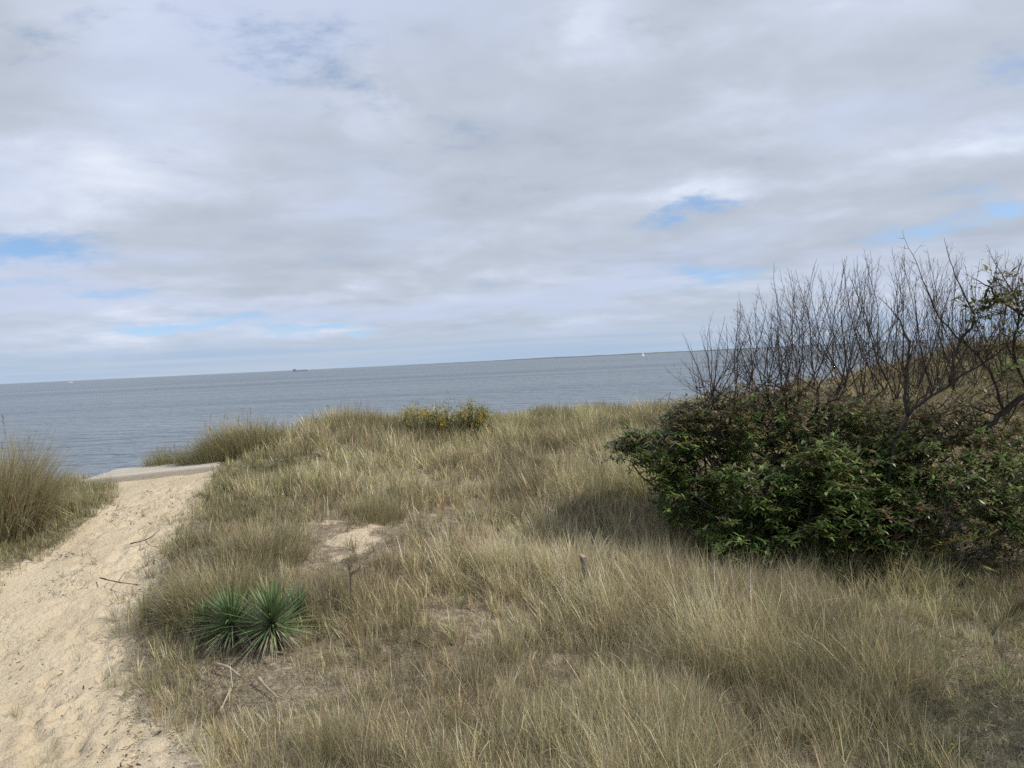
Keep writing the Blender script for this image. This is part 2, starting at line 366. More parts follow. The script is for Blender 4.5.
def sand_mat():
    m, g = new_mat('dune_sand')
    tc = g.n('ShaderNodeTexCoord').outputs['Object']
    cov = g.n('ShaderNodeVertexColor', layer_name='col').outputs[0]
    sp = g.n('ShaderNodeSeparateColor'); g.put(sp.inputs[0], cov)
    n = g.noise(tc, 1.1, 6, 0.6); n2 = g.noise(tc, 26.0, 6, 0.65); n3 = g.noise(tc, 7.0, 6, 0.6)
    c = g.mix(g.ramp(n, 0.3, 0.7), (0.555, 0.462, 0.322), (0.625, 0.533, 0.385))
    c = g.mix(g.ramp(n2, 0.42, 0.75, 0.0, 0.45), c, (0.40, 0.305, 0.20))
    # plant litter and humus lying on the sand under the grass
    lit = g.mix(g.ramp(g.noise(tc, 55.0, 4, 0.7), 0.38, 0.62), (0.115, 0.09, 0.062), (0.40, 0.335, 0.245))
    lit = g.mix(g.ramp(n3, 0.5, 0.66), lit, (0.44, 0.365, 0.265))
    f = g.ramp(g.m('ADD', sp.outputs[0], g.m('MULTIPLY_ADD', n3, 1.1, -0.55)), 0.32, 0.62)
    c = g.mix(f, c, lit)
    b = g.n('ShaderNodeBsdfPrincipled'); g.put(b.inputs['Base Color'], c); b.inputs['Roughness'].default_value = 0.95
    b.inputs['Specular IOR Level'].default_value = 0.1
    hsum = g.m('ADD', g.m('MULTIPLY', g.noise(tc, 14.0, 6, 0.65), 0.075), g.m('MULTIPLY', g.noise(tc, 60.0, 4, 0.6), 0.010))
    bp = g.n('ShaderNodeBump'); bp.inputs['Strength'].default_value = 0.8; bp.inputs['Distance'].default_value = 1.0
    g.put(bp.inputs['Height'], hsum); g.put(b.inputs['Normal'], bp.outputs[0])
    out = g.n('ShaderNodeOutputMaterial'); g.put(out.inputs[0], b.outputs[0])
    return m

def sea_mat():
    m, g = new_mat('sea_water')
    tc = g.n('ShaderNodeTexCoord').outputs['Object']
    def lay(sx, sy, sc, det, rot):
        mp = g.n('ShaderNodeMapping'); g.put(mp.inputs[0], tc); mp.inputs['Scale'].default_value = (sx, sy, 1); mp.inputs['Rotation'].default_value = (0, 0, rot)
        return g.noise(mp.outputs[0], sc, det, 0.55, 0.4)
    h = g.m('ADD', g.m('MULTIPLY', lay(0.7, 1, 0.26, 3, 0.12), 3.2), g.m('MULTIPLY', lay(0.8, 1, 1.1, 2, -0.2), 0.22))
    h = g.m('ADD', h, g.m('MULTIPLY', lay(0.4, 1, 0.05, 3, 0.05), 4.5))
    bp = g.n('ShaderNodeBump'); bp.inputs['Strength'].default_value = 0.9; bp.inputs['Distance'].default_value = 1.0
    g.put(bp.inputs['Height'], h)
    b = g.n('ShaderNodeBsdfPrincipled'); b.inputs['Roughness'].default_value = 0.28
    patch = lay(0.12, 1, 0.012, 4, 0.0)
    g.put(b.inputs['Base Color'], g.mix(g.ramp(patch, 0.35, 0.65), (0.09, 0.122, 0.150), (0.155, 0.185, 0.208)))
    b.inputs['IOR'].default_value = 1.333; g.put(b.inputs['Normal'], bp.outputs[0])
    out = g.n('ShaderNodeOutputMaterial'); g.put(out.inputs[0], b.outputs[0])
    return m

M = dict(sand=sand_mat(), sea=sea_mat(), grass=leaf_mat('dry_grass', 0.7, 0.28, 0.2, 0.2), leaf=leaf_mat('shrub_leaf', 0.40, 0.34, 0.5, 0.3),
         yucca=leaf_mat('yucca_leaf', 0.42, 0.12, 0.45, 0.15), bark=rough_mat('dark_bark', (0.035, 0.030, 0.026), (0.085, 0.074, 0.064), 14, 0.9, 0.7, 40),
         twig=rough_mat('twig_bark', (0.055, 0.043, 0.037), (0.12, 0.095, 0.08), 10, 0.85, 0.3, 60), drift=rough_mat('driftwood', (0.34, 0.27, 0.19), (0.46, 0.38, 0.28), 6, 0.9, 0.5, 30, (1, 1, 6)),
         plank=rough_mat('weathered_plank', (0.43, 0.39, 0.325), (0.57, 0.52, 0.44), 5, 0.9, 0.4, 22, (1, 14, 14), (0.56, 0.49, 0.39)),
         post=rough_mat('grey_post', (0.10, 0.088, 0.072), (0.20, 0.175, 0.145), 7, 0.9, 0.6, 25, (6, 6, 0.7)), litter=leaf_mat('fallen_leaf', 0.8, 0.1, 0.15, 0.3),
         yellow=leaf_mat('yellow_flower', 0.7, 0.3, 0.2, 0.15, (0.72, 0.50, 0.03)), white=rough_mat('white_paint', (0.78, 0.79, 0.8), (0.82, 0.82, 0.82), 2, 0.4, 0.0),
         hull=rough_mat('ship_hull', (0.38, 0.45, 0.54), (0.44, 0.50, 0.58), 0.1, 0.5, 0.0), glass=rough_mat('cabin_glass', (0.02, 0.03, 0.04), (0.03, 0.04, 0.05), 1, 0.1, 0.0),
         shore=rough_mat('far_woods', (0.10, 0.13, 0.13), (0.17, 0.19, 0.18), 0.002, 0.95, 0.0), nail=rough_mat('nail_head', (0.08, 0.06, 0.05), (0.14, 0.1, 0.08), 3, 0.6, 0.0))

# ------------------------------------------------------------------ ground and sea
def build_ground():
    xs = seg_axis([(-300, -45, 15), (-45, -16, 1.0), (-16, -9, .25), (-9, -1, .055), (-1, 10, .14), (10, 18, .3), (18, 45, 1.0), (45, 300, 15)])
    ys = seg_axis([(-200, -20, 15), (-20, 3, 1.0), (3, 6.5, .2), (6.5, 21, .06), (21, 33, .18), (33, 70, .8)])
    X, Y = np.meshgrid(xs, ys)
    Z = ground_h(X, Y)
    sp = soft_path(X, Y)
    for cx, cy, a, lx, ly, dp in FEET:
        i0, i1 = np.searchsorted(xs, (cx - .5, cx + .5)); j0, j1 = np.searchsorted(ys, (cy - .5, cy + .5))
        xx = X[j0:j1, i0:i1] - cx; yy = Y[j0:j1, i0:i1] - cy
        p = (xx * math.cos(a + 1.57) + yy * math.sin(a + 1.57)) / lx; q = (-xx * math.sin(a + 1.57) + yy * math.cos(a + 1.57)) / ly
        r2 = p * p + q * q
        Z[j0:j1, i0:i1] += sp[j0:j1, i0:i1] * (-dp * np.exp(-r2 ** 1.5) + 0.4 * dp * np.exp(-((np.sqrt(r2) - 1.35) / .3) ** 2))
    lump = fbm(X * 5.5, Y * 5.5, 31, 4)
    near = np.exp(-((Y - 9) / 3.0) ** 2) * (X > -5.0)
    Z += sp * (0.012 + 0.05 * near * (vnoise(X * .9, Y * .9, 3) > -0.1)) * lump
    nz = fbm(X * 2.1, Y * 2.1, 77, 3); bare = inside(BARE, X + .5 * nz, Y + .9 * fbm(X * 2.1, Y * 2.1, 78, 3)) * np.clip(.28 + 1.7 * nz, 0, 1)
    cov = np.clip(1.0 - 1.15 * sp - 0.75 * bare, 0, 1)
    cov = np.where(Y > 34, 0.15, cov)
    lit = inside(LITTER, X, Y)
    col = np.stack([cov, lit.astype(float), np.zeros_like(cov)], -1).reshape(-1, 3)
    nx, ny = len(xs), len(ys)
    idx = np.arange(nx * ny).reshape(ny, nx)
    q = np.stack([idx[:-1, :-1], idx[:-1, 1:], idx[1:, 1:], idx[1:, :-1]], -1).reshape(-1, 4)
    me = mesh_np('dune_ground', np.stack([X, Y, Z], -1).reshape(-1, 3), q, None, col, True)
    o = link('ground', me, M['sand']); tag(o, 'sandy dune ground with a trodden path', None, None, 'structure')
build_ground()

def build_sea():
    rings = [0, 40, 80, 160, 400, 1000, 3000, 8000, 20000, 45000]; n = 96; V = []; q = []
    for r in rings:
        for k in range(n): V.append((r * math.cos(2 * math.pi * k / n), 20 + r * math.sin(2 * math.pi * k / n), 0))
    for i in range(len(rings) - 1):
        for k in range(n): q.append((i * n + k, (i + 1) * n + k, (i + 1) * n + (k + 1) % n, i * n + (k + 1) % n))
    tag(link('sea', mesh_np('sea', np.array(V, float), q), M['sea']), 'grey blue choppy bay water to the horizon', None, None, 'structure')
    # low wooded land across the bay
    V = []; F = []; D = 11000.0
    us = np.linspace(395, 1100, 160)
    for i, u in enumerate(us):
        d = ray(u, 384 - 0.0472 * u); x = d[0] / d[1] * D
        t = min(1, (u - 395) / 160.0); hh = 4 + 17 * t * (0.75 + 0.5 * vnoise(np.array(u * .06), np.array(0.3), 4)) + 3 * vnoise(np.array(u * .4), np.array(1.3), 9)
        hh = max(2.0, float(hh))
        for dy, z in ((0, -1), (60, hh * .8), (400, hh), (900, hh * .7), (1300, -1)): V.append((x, D + dy, z))
    for i in range(len(us) - 1):
        for k in range(4): F.append((i * 5 + k, (i + 1) * 5 + k, (i + 1) * 5 + k + 1, i * 5 + k + 1))
    tag(link('far_shore', mesh_np('far_shore', np.array(V), F, None, None, True), M['shore']), 'low wooded shore far across the bay', None, None, 'structure')
build_sea()

# ------------------------------------------------------------------ blades
def blades(base, L, az, tilt, bend, w, col, tipcol=None, face=None, S_=3, prof=None, fold=0.0):
    """ribbons: one per row; returns V, quads, tris, colours"""
    N = len(L); ts = np.linspace(0, 1, S_ + 1)
    dirx, diry = np.cos(az), np.sin(az)
    P = np.empty((N, S_ + 1, 3)); P[:, 0] = base
    for k in range(1, S_ + 1):
        th = tilt + bend * (ts[k] + ts[k - 1]) / 2
        dl = L / S_; s = np.sin(th) * dl
        P[:, k, 0] = P[:, k - 1, 0] + dirx * s; P[:, k, 1] = P[:, k - 1, 1] + diry * s; P[:, k, 2] = P[:, k - 1, 2] + np.cos(th) * dl
    if face is None: face = rng.uniform(-0.9, 0.9, N)
    fx, fy = np.cos(az + 1.5708 + face), np.sin(az + 1.5708 + face)
    if prof is None: prof = [0.8, 1.0, 0.62, 0.0] if S_ == 3 else list(np.interp(ts, [0, .3, 1], [.8, 1, 0]))
    V = np.empty((N, 2 * S_ + 1, 3)); C = np.empty((N, 2 * S_ + 1, 3))
    tc = col if tipcol is None else tipcol
    for k in range(S_):
        hw = w * prof[k] * 0.5
        for j, sg in ((2 * k, -1), (2 * k + 1, 1)):
            V[:, j] = P[:, k]; V[:, j, 0] += sg * fx * hw; V[:, j, 1] += sg * fy * hw
            C[:, j] = col * (1 - ts[k]) + tc * ts[k]
    V[:, 2 * S_] = P[:, S_]; C[:, 2 * S_] = tc
    b = (np.arange(N) * (2 * S_ + 1))[:, None]
    q = np.concatenate([b + np.array([[2 * k, 2 * k + 1, 2 * k + 3, 2 * k + 2]]) for k in range(S_ - 1)], 0) if S_ > 1 else np.zeros((0, 4), int)
    t = b + np.array([[2 * S_ - 2, 2 * S_ - 1, 2 * S_]])
    return V.reshape(-1, 3), q, t, C.reshape(-1, 3)

class Acc:
    def __init__(s): s.V = []; s.q = []; s.t = []; s.C = []; s.n = 0
    def add(s, V, q, t, C):
        s.V.append(V); s.C.append(C)
        if q is not None and len(q): s.q.append(np.asarray(q) + s.n)
        if t is not None and len(t): s.t.append(np.asarray(t) + s.n)
        s.n += len(V)
    def mesh(s, name, smooth=False):
        return mesh_np(name, np.concatenate(s.V), np.concatenate(s.q) if s.q else None, np.concatenate(s.t) if s.t else None, np.concatenate(s.C), smooth)

PAL = np.array([[0.50, 0.425, 0.265], [0.205, 0.202, 0.084], [0.29, 0.18, 0.11], [0.125, 0.178, 0.05], [0.42, 0.365, 0.285]])
def pick_colour(wts, n_each):
    """palette mix for each tuft, then per blade jitter"""
    w = wts / wts.sum(1, keepdims=True)
    c = np.cumsum(w, 1); r = rng.random(len(w))[:, None]
    k = (r > c).sum(1).clip(0, 4)
    mean = w @ PAL
    return 0.5 * PAL[k] + 0.5 * mean

def project(x, y, z):
    d = np.stack([x, y, z], -1) - EYE
    dz = d @ _f
    return 512 + FPX * (d @ _r) / dz, 384 - FPX * (d @ _u) / dz

SHRUB_C = at(790, 520, 14.0)
def build_grass():
    acc = Acc()
    # tufts
    for y0, y1, per_m2, nb, seg in ((4.2, 6.3, 18, 18, 3), (6.3, 9, 74, 23, 3), (9, 13, 62, 23, 3), (13, 18, 44, 22, 3), (18, 34, 24, 19, 3)):
        half = y1 * 0.70 + 2.0
        n = int((y1 - y0) * 2 * half * per_m2)
        x = rng.uniform(-half, half, n); y = rng.uniform(y0, y1, n)
        u, v = project(x, y, grid_h(x, y))
        dens = np.where((u > -60) & (u < 1090), 1.0, 0.45)
        keep = (u > -330) & (u < 1360)
        ch = character(x, y)
        dens = dens * ch[:, 1]
        jx = x + rng.normal(0, .16, n) + .5 * vnoise(x * 1.7, y * 1.7, 44); jy = y + rng.normal(0, .22, n) + .8 * vnoise(x * 1.7, y * 1.7, 45)
        dens = np.where(inside(PATH, jx, jy) | ((y > 18.8) & inside(PATH, x, y)), np.where(y > 18.8, 0.0, 0.012), dens)
        dens = np.where(inside(BARE, jx + rng.normal(0, .2, n), jy + rng.normal(0, .35, n)), dens * 0.85, dens)
        for cu, cv, cr in ((228, 688, .5), (224, 712, .45), (268, 700, .42), (250, 672, .45)):
            c0 = ground_at(cu, cv); dens = np.where(np.hypot(x - c0[0], y - c0[1]) < cr, dens * .2, dens)
        gapn = fbm(x * 0.9, y * 0.9, 41, 3)
        dens = dens * np.clip(1.05 + 1.3 * gapn, 0.3, 1.4)
        keep &= rng.random(n) < dens
        x, y, ch = x[keep], y[keep], ch[keep]; n = len(x)
        h = ch[:, 0] * np.clip(1 + 0.9 * fbm(x * 0.8, y * 0.8, 51, 3), 0.45, 1.6) * rng.uniform(0.75, 1.2, n)
        col = pick_colour(ch[:, 2:], 1)
        lean_az = 2.2 + 3.0 * vnoise(x * 0.35, y * 0.35, 61) + 4.5 * vnoise(x * 1.3, y * 1.3, 62)       # wind combing, mostly to the left
        lean = 0.05 + 0.12 * np.abs(vnoise(x * 0.6, y * 0.6, 63)) * 2
        m = np.maximum(6, (nb * rng.uniform(0.5, 1.5, n) * np.clip(h / 0.5, 0.5, 1.25)).astype(int))
        i = np.repeat(np.arange(n), m); N = len(i)
        a = rng.uniform(0, 2 * math.pi, N); r = np.abs(rng.normal(0, 1, N)) * 0.045 * np.clip(h[i] / 0.4, .6, 1.5)
        bx = x[i] + np.cos(a) * r; by = y[i] + np.sin(a) * r
        spread = np.abs(rng.normal(0.0, 0.34, N)) + 0.03
        vx = np.cos(a) * spread + np.cos(lean_az[i]) * lean[i] * rng.uniform(.5, 1.3, N); vy = np.sin(a) * spread + np.sin(lean_az[i]) * lean[i] * rng.uniform(.5, 1.3, N)
        az = np.arctan2(vy, vx); tilt = np.hypot(vx, vy)
        L = h[i] * rng.uniform(0.45, 1.15, N) * 1.12
        bend = np.where(rng.random(N) < .08, rng.uniform(.9, 2.0, N), rng.gamma(2.0, 0.2, N)) * np.clip(L / .5, .5, 1.4)
        w = np.maximum(rng.uniform(0.0026, 0.0056, N), 0.0005 * by) * np.where(h[i] < .3, 0.9, 1.0)
        tb = np.clip(1 + 0.9 * fbm(x * 0.7, y * 0.7, 81, 3) + rng.normal(0, .16, n), .55, 1.6)
        pale = rng.random(N) < 0.15
        w = np.where(pale, w * 1.9, w)
        cj = col[i] * (tb[i] * rng.uniform(0.62, 1.3, N) * np.where(pale, 1.8, 0.96))[:, None] * (1 + rng.normal(0, .06, (N, 3)))
        tip = cj * (0.75) + PAL[0] * 0.25 * rng.uniform(.9, 1.4, N)[:, None]
        bz = ground_h(bx, by) - 0.015
        acc.add(*blades(np.stack([bx, by, bz], -1), L, az, tilt, bend, w, np.clip(cj, .01, .75), np.clip(tip, .01, .75), None, seg))
    # short turf along the edges of the path and in the leaf litter
    for poly, per, hh, wt in ((gxy([(-200, 620), (-200, 560), (0, 540), (60, 516), (88, 492), (112, 490), (104, 508), (52, 550), (0, 584)]), 1500, .15, (.9, 1.2, .25, .9, .4)),
                              (gxy([(120, 640), (160, 610), (230, 640), (260, 690), (215, 735), (170, 700), (130, 680)]), 1100, .15, (1., 1.0, .5, .9, .5)),
                              (gxy([(880, 790), (915, 700), (905, 640), (940, 600), (1060, 580), (1250, 660), (1200, 860)]), 1500, .12, (.5, 1.0, .2, 1.9, .3)),
                              (gxy([(222, 475), (250, 462), (340, 480), (310, 530), (205, 540), (212, 500)]), 800, .2, (1.1, 1.2, .3, .7, .3))):
        px, py = np.array(poly).T; n = int((px.max() - px.min()) * (py.max() - py.min()) * per)
        x = rng.uniform(px.min(), px.max(), n); y = rng.uniform(py.min(), py.max(), n)
        k = inside(poly, x + rng.normal(0, .10, n), y + rng.normal(0, .18, n)) & (rng.random(n) < np.clip(.65 + 1.6 * fbm(x * 1.3, y * 1.3, 101, 3), .08, 1)); x, y = x[k], y[k]; n = len(x)
        col = pick_colour(np.repeat(np.array([wt]), n, 0), 1) * (rng.uniform(.6, 1.3, n) * np.clip(1 + .8 * fbm(x * 2, y * 2, 103, 2), .6, 1.4))[:, None]
        acc.add(*blades(np.stack([x, y, ground_h(x, y) - .01], -1), hh * rng.uniform(.4, 1.4, n), rng.uniform(0, 6.28, n), np.abs(rng.normal(0, .5, n)), rng.gamma(2, .3, n), np.maximum(rng.uniform(.003, .006, n), .0005 * y), col, None, None, 3))
    tag(link('dune_grass', acc.mesh('dune_grass'), M['grass']), 'dry straw coloured dune grass covering the slope', None, None, 'stuff')
    # flattened thatch and stem bits lying between the tufts
    acc = Acc()
    for y0, y1, per in ((5, 9, 1300), (9, 14, 760), (14, 20, 330), (20, 31, 110)):
        half = y1 * .70 + 1.0; n = int((y1 - y0) * 2 * half * per)
        x = rng.uniform(-half, half, n); y = rng.uniform(y0, y1, n)
        u, v = project(x, y, grid_h(x, y)); jx = x + rng.normal(0, .12, n); jy = y + rng.normal(0, .16, n)
        p = np.where(inside(PATH, jx, jy), .012, 1.0) * np.where(inside(BARE, jx, jy), .35, 1.0) * np.clip(1 + 1.2 * fbm(x * 1.4, y * 1.4, 71, 3), .2, 1.2)
        keep = (rng.random(n) < p) & (u > -120) & (u < 1150); x, y = x[keep], y[keep]; n = len(x)
        ch = character(x, y); ch[:, 6] += 0.9; ch[:, 4] += .25
        col = pick_colour(ch[:, 2:], 1) * rng.choice([.35, .6, .85, 1.1, 1.35], n)[:, None]
        az = rng.uniform(0, 6.283, n); tilt = rng.uniform(.65, 1.7, n)
        acc.add(*blades(np.stack([x, y, ground_h(x, y) + rng.uniform(0.0, .05, n)], -1), rng.uniform(.06, .22, n), az, tilt, rng.normal(0.1, .4, n),
                        np.maximum(rng.uniform(.003, .009, n), .0005 * y), col, None, rng.uniform(-1.5, 1.5, n), 2))
    tag(link('grass_thatch', acc.mesh('grass_thatch'), M['grass']), 'flattened dead grass stems lying on the sand', None, None, 'stuff')
build_grass()

# ------------------------------------------------------------------ single grass clumps
def clump(u, v, rx, ry, h, n, weights, label, width=(.004, .008), lean=(0, 0), tallness=1.0, stalks=0, spread=.3, y=None, bendk=.3, minl=.5):
    p = ground_at(u, v) if y is None else at(u, v, y)
    x0, y0 = p[0], p[1]
    a = rng.uniform(0, 6.283, n); r = np.sqrt(rng.random(n))
    bx = x0 + np.cos(a) * r * rx; by = y0 + np.sin(a) * r * ry
    dome = 1.0 - 0.35 * r ** 2
    L = h * dome * rng.uniform(minl, 1.1, n) * 1.1
    sp = np.abs(rng.normal(0, spread, n)) * (.4 + .8 * r)
    vx = np.cos(a) * sp + lean[0] * rng.uniform(.4, 1.4, n) + rng.normal(0, .08, n); vy = np.sin(a) * sp + lean[1] * rng.uniform(.4, 1.4, n) + rng.normal(0, .08, n)
    az = np.arctan2(vy, vx); tilt = np.hypot(vx, vy)
    w = np.maximum(rng.uniform(*width, n), .00045 * by)
    col = pick_colour(np.repeat(np.array([weights], float), n, 0), 1)
    k = (rng.random((n, 1)) > np.cumsum(np.array(weights) / sum(weights))[None]).sum(1).clip(0, 4)
    col = (.35 * col + .65 * PAL[k]) * rng.uniform(.65, 1.3, n)[:, None]
    tip = .7 * col + .3 * PAL[0] * rng.uniform(.7, 1.3, n)[:, None]
    bz = ground_h(bx, by)
    root = empty('grass_clump', (x0, y0, float(ground_h(np.array([x0]), np.array([y0]))[0])), label, 'grass clump', 'clumps of tall dune grass')
    V, q, t, C = blades(np.stack([bx, by, bz - .02], -1), L, az, tilt, rng.gamma(2, bendk / 2, n), w, col, tip, None, 4)
    link('blades', mesh_np('blades', V, q, t, C), M['grass'], root)
    if stalks:
        for _ in range(stalks):
            acc = Acc()
            aa = random.uniform(0, 6.28); rr = math.sqrt(random.random()) * .9
            b = np.array([[x0 + math.cos(aa) * rr * rx, y0 + math.sin(aa) * rr * ry, 0]]); b[0, 2] = float(ground_h(b[:, 0], b[:, 1])[0])
            LL = h * (1 - .3 * rr * rr) * random.uniform(.95, 1.18); az1 = np.array([random.uniform(0, 6.28)]); tl = np.array([random.uniform(.02, .2)]); bd = np.array([random.uniform(0, .25)])
            c = np.array([[.26, .20, .12]]) * random.uniform(.7, 1.2)
            acc.add(*blades(b, np.array([LL]), az1, tl, bd, np.array([.006]), c, None, None, 4, [1, .9, .8, .7]))
            th = tl[0] + bd[0] * .6; top = b[0] + np.array([math.cos(az1[0]) * math.sin(th) * LL * .96, math.sin(az1[0]) * math.sin(th) * LL * .96, math.cos(th) * LL * .96])
            for j in range(9):
                acc.add(*blades(np.array([top - np.array([0, 0, j * .022])]), np.array([random.uniform(.05, .10)]), np.array([random.uniform(0, 6.28)]), np.array([random.uniform(.15, .5)]),
                                np.array([.4]), np.array([.012]), c * 1.1, None, None, 2))
            link('seed_stalk', acc.mesh('seed_stalk'), M['grass'], root)
    return root

clump(-2, 536, .78, .75, 2.15, 3800, (1.5, .8, .9, 1.1, .5), 'very tall brown grass clump left of the sandy path', (.008, .017), (.03, 0), stalks=18, spread=.22, minl=.62, bendk=.75)
clump(100, 490, .40, .35, .50, 260, (.5, 1.2, .1, 1.3, .1), 'low bluish green clump at the left end of the boards', (.005, .009), stalks=0, spread=.3)
clump(222, 612, .75, .65, .95, 2400, (1.0, 1.3, .5, .8, .5), 'bushy olive grass clump between the sandy path and the yucca', (.005, .012), (-.06, 0), spread=.46, stalks=10, bendk=.9)
clump(262, 560, .75, .6, .85, 1700, (1.2, 1.2, .5, .6, .5), 'upright olive grass clump behind the bushy one beside the path', (.005, .011), (0, 0), spread=.36, stalks=8, bendk=.6)
clump(242, 450, 1.15, .8, 1.2, 2300, (.9, 1.3, .6, 1.0, .3), 'dark rounded grass clump on the crest right of the boards', (.008, .015), (-.15, 0), spread=.42, stalks=16, bendk=.7)
clump(165, 466, .55, .5, .85, 900, (.6, 1.5, .2, 1.2, .1), 'small dark green grass clump just behind the boards', (.006, .01), (0, 0), spread=.3, y=22.3, stalks=6)
clump(206, 462, .75, .5, .80, 1300, (.9, 1.5, .3, 1.0, .1), 'dark green grass clump sloping down to the right end of the boards', (.006, .01), (-.15, 0), spread=.35, y=21.6, stalks=4)
clump(360, 432, 1.3, .9, .85, 1500, (1.6, 1.1, .3, .5, .2), 'straw grass clump on the crest left of the yellow flowering bush', (.007, .012), (.0, 0), spread=.3, stalks=18)
clump(378, 522, .5, .45, .68, 900, (1.1, 1.3, .3, .6, .2), 'olive grass clump standing beside the bare sand patch', (.004, .008), (0, 0), spread=.25)
clump(505, 428, .4, .4, .62, 380, (.8, 1.3, .1, 1.0, .1), 'small green grass clump on the crest right of the yellow flowering bush', (.007, .011), spread=.25)
clump(655, 585, .55, .5, .85, 1500, (2.6, .4, .1, .1, .5), 'pale feathery straw clump in front of the shadow of the shrub', (.003, .005), (.12, 0), spread=.3, bendk=.8)
clump(760, 612, .7, .6, .95, 2000, (2.6, .4, .1, .1, .5), 'pale windswept straw clump below the middle of the shrub', (.003, .005), (.22, -.05), spread=.35, bendk=.9)

# ------------------------------------------------------------------ tubes
def tube_acc(acc, pts, rad, col, sides=5):
    pts = np.asarray(pts, float); n = len(pts)
    tan = np.gradient(pts, axis=0); tan /= np.linalg.norm(tan, axis=1, keepdims=True) + 1e-9
    ref = np.array([0.31, 0.87, 0.2]) if abs(tan[0][2]) > .8 else np.array([0, 0, 1.0])
    V = np.empty((n, sides, 3))
    for i in range(n):
        a = np.cross(tan[i], ref); a /= np.linalg.norm(a) + 1e-9; b = np.cross(tan[i], a)
        for k in range(sides):
            th = 2 * math.pi * k / sides
            V[i, k] = pts[i] + (a * math.cos(th) + b * math.sin(th)) * rad[i]
    q = [(i * sides + k, i * sides + (k + 1) % sides, (i + 1) * sides + (k + 1) % sides, (i + 1) * sides + k) for i in range(n - 1) for k in range(sides)]
    V = V.reshape(-1, 3)
    if sides > 3:
        V = np.concatenate([V, pts[:1], pts[-1:]]); c0 = n * sides
        t = [(c0, (k + 1) % sides, k) for k in range(sides)] + [(c0 + 1, (n - 1) * sides + k, (n - 1) * sides + (k + 1) % sides) for k in range(sides)]
    else: t = None
    acc.add(V, np.array(q), t, np.repeat(np.array([col], float), len(V), 0))

def unit(v): return v / (np.linalg.norm(v) + 1e-9)

def smooth_line(pts, n, wob=0.0):
    """Catmull-Rom through the points, a little crooked"""
    P = [np.asarray(p, float) for p in pts]; P = [2 * P[0] - P[1]] + P + [2 * P[-1] - P[-2]]
    out = []
    m = len(P) - 3
    for i in range(n):
        s = i / (n - 1) * m; k = min(int(s), m - 1); t = s - k
        a, b, c, d = P[k:k + 4]
        out.append(.5 * ((2 * b) + (c - a) * t + (2 * a - 5 * b + 4 * c - d) * t * t + (3 * b - a - 3 * c + d) * t ** 3))
    out = np.array(out)
    if wob: out[1:-1] += rng.normal(0, wob, (n - 2, 3))
    return out

def shoot(acc, p, d, L, r, up=.25, wob=.10, level=0, tips=None, maxlevel=2, gap=.17, ang=(.45, .85), kids=1.0):
    """a bare shoot that carries ever finer side twigs"""
    n = max(3, int(L / .11)); pts = [np.array(p, float)]; d = unit(np.array(d, float)); step = L / n
    for i in range(n):
        d = unit(d + rng.normal(0, wob, 3) + np.array([0, 0, up * step * 3]))
        pts.append(pts[-1] + d * step)
    rad = r * (1 - .78 * np.linspace(0, 1, n + 1))
    tube_acc(acc, pts, rad, (0, 0, 0), 4 if r > .008 else 3)
    if tips is not None: tips.append((pts[-1], d, level))
    if level < maxlevel:
        s = L * .12
        while s < L * .93:
            k = min(int(s / step), n - 1); pp = pts[k] + (pts[k + 1] - pts[k]) * (s / step - k)
            t = unit(pts[k + 1] - pts[k]); side = unit(np.cross(t, rng.normal(0, 1, 3)))
            an = random.uniform(*ang); dd = unit(t * math.cos(an) + side * math.sin(an))
            LL = (L - s) * random.uniform(.35, .75) + .05
            if random.random() < kids: shoot(acc, pp, dd, min(LL, .9), max(.0030, rad[k] * .6), up, wob, level + 1, tips, maxlevel, gap * .85, ang, kids)
            s += gap * random.uniform(.6, 1.5)
    return pts

def spray(acc, p, d, n, size, c1, droop=.9):
    """a leafy twig end: lance shaped leaves set round it and hanging"""
    p = np.array(p); d = unit(np.array(d)); k = np.arange(n)
    base = p[None] - d[None] * (rng.uniform(0, .20, n))[:, None]
    az = np.arctan2(d[1], d[0]) + rng.normal(0, 1.25, n)
    tilt = rng.uniform(.7, 1.75, n); L = size * rng.uniform(.65, 1.2, n)
    col = c1[None] * rng.uniform(.7, 1.35, n)[:, None] * (1 + rng.normal(0, .08, (n, 3)))
    return base, L, az, tilt, rng.uniform(.2, droop, n), L * rng.uniform(.24, .34, n), np.clip(col, .005, .6)

LEAF_PROF = [.25, 1.0, .75, 0]
def leaves_mesh(name, sprays):
    cols = [np.concatenate([s[k] for s in sprays]) for k in range(7)]
    V, q, t, C = blades(cols[0], cols[1], cols[2], cols[3], cols[4], cols[5], cols[6], None, rng.uniform(-.7, .7, len(cols[1])), 3, LEAF_PROF)
    return mesh_np(name, V, q, t, C)

G_DARK = np.array([.068, .104, .030]); G_MID = np.array([.118, .162, .048]); G_LIGHT = np.array([.185, .245, .078]); BROWN = np.array([.175, .13, .075]); OLIVE = np.array([.17, .16, .055]); TAN = np.array([.26, .19, .10])

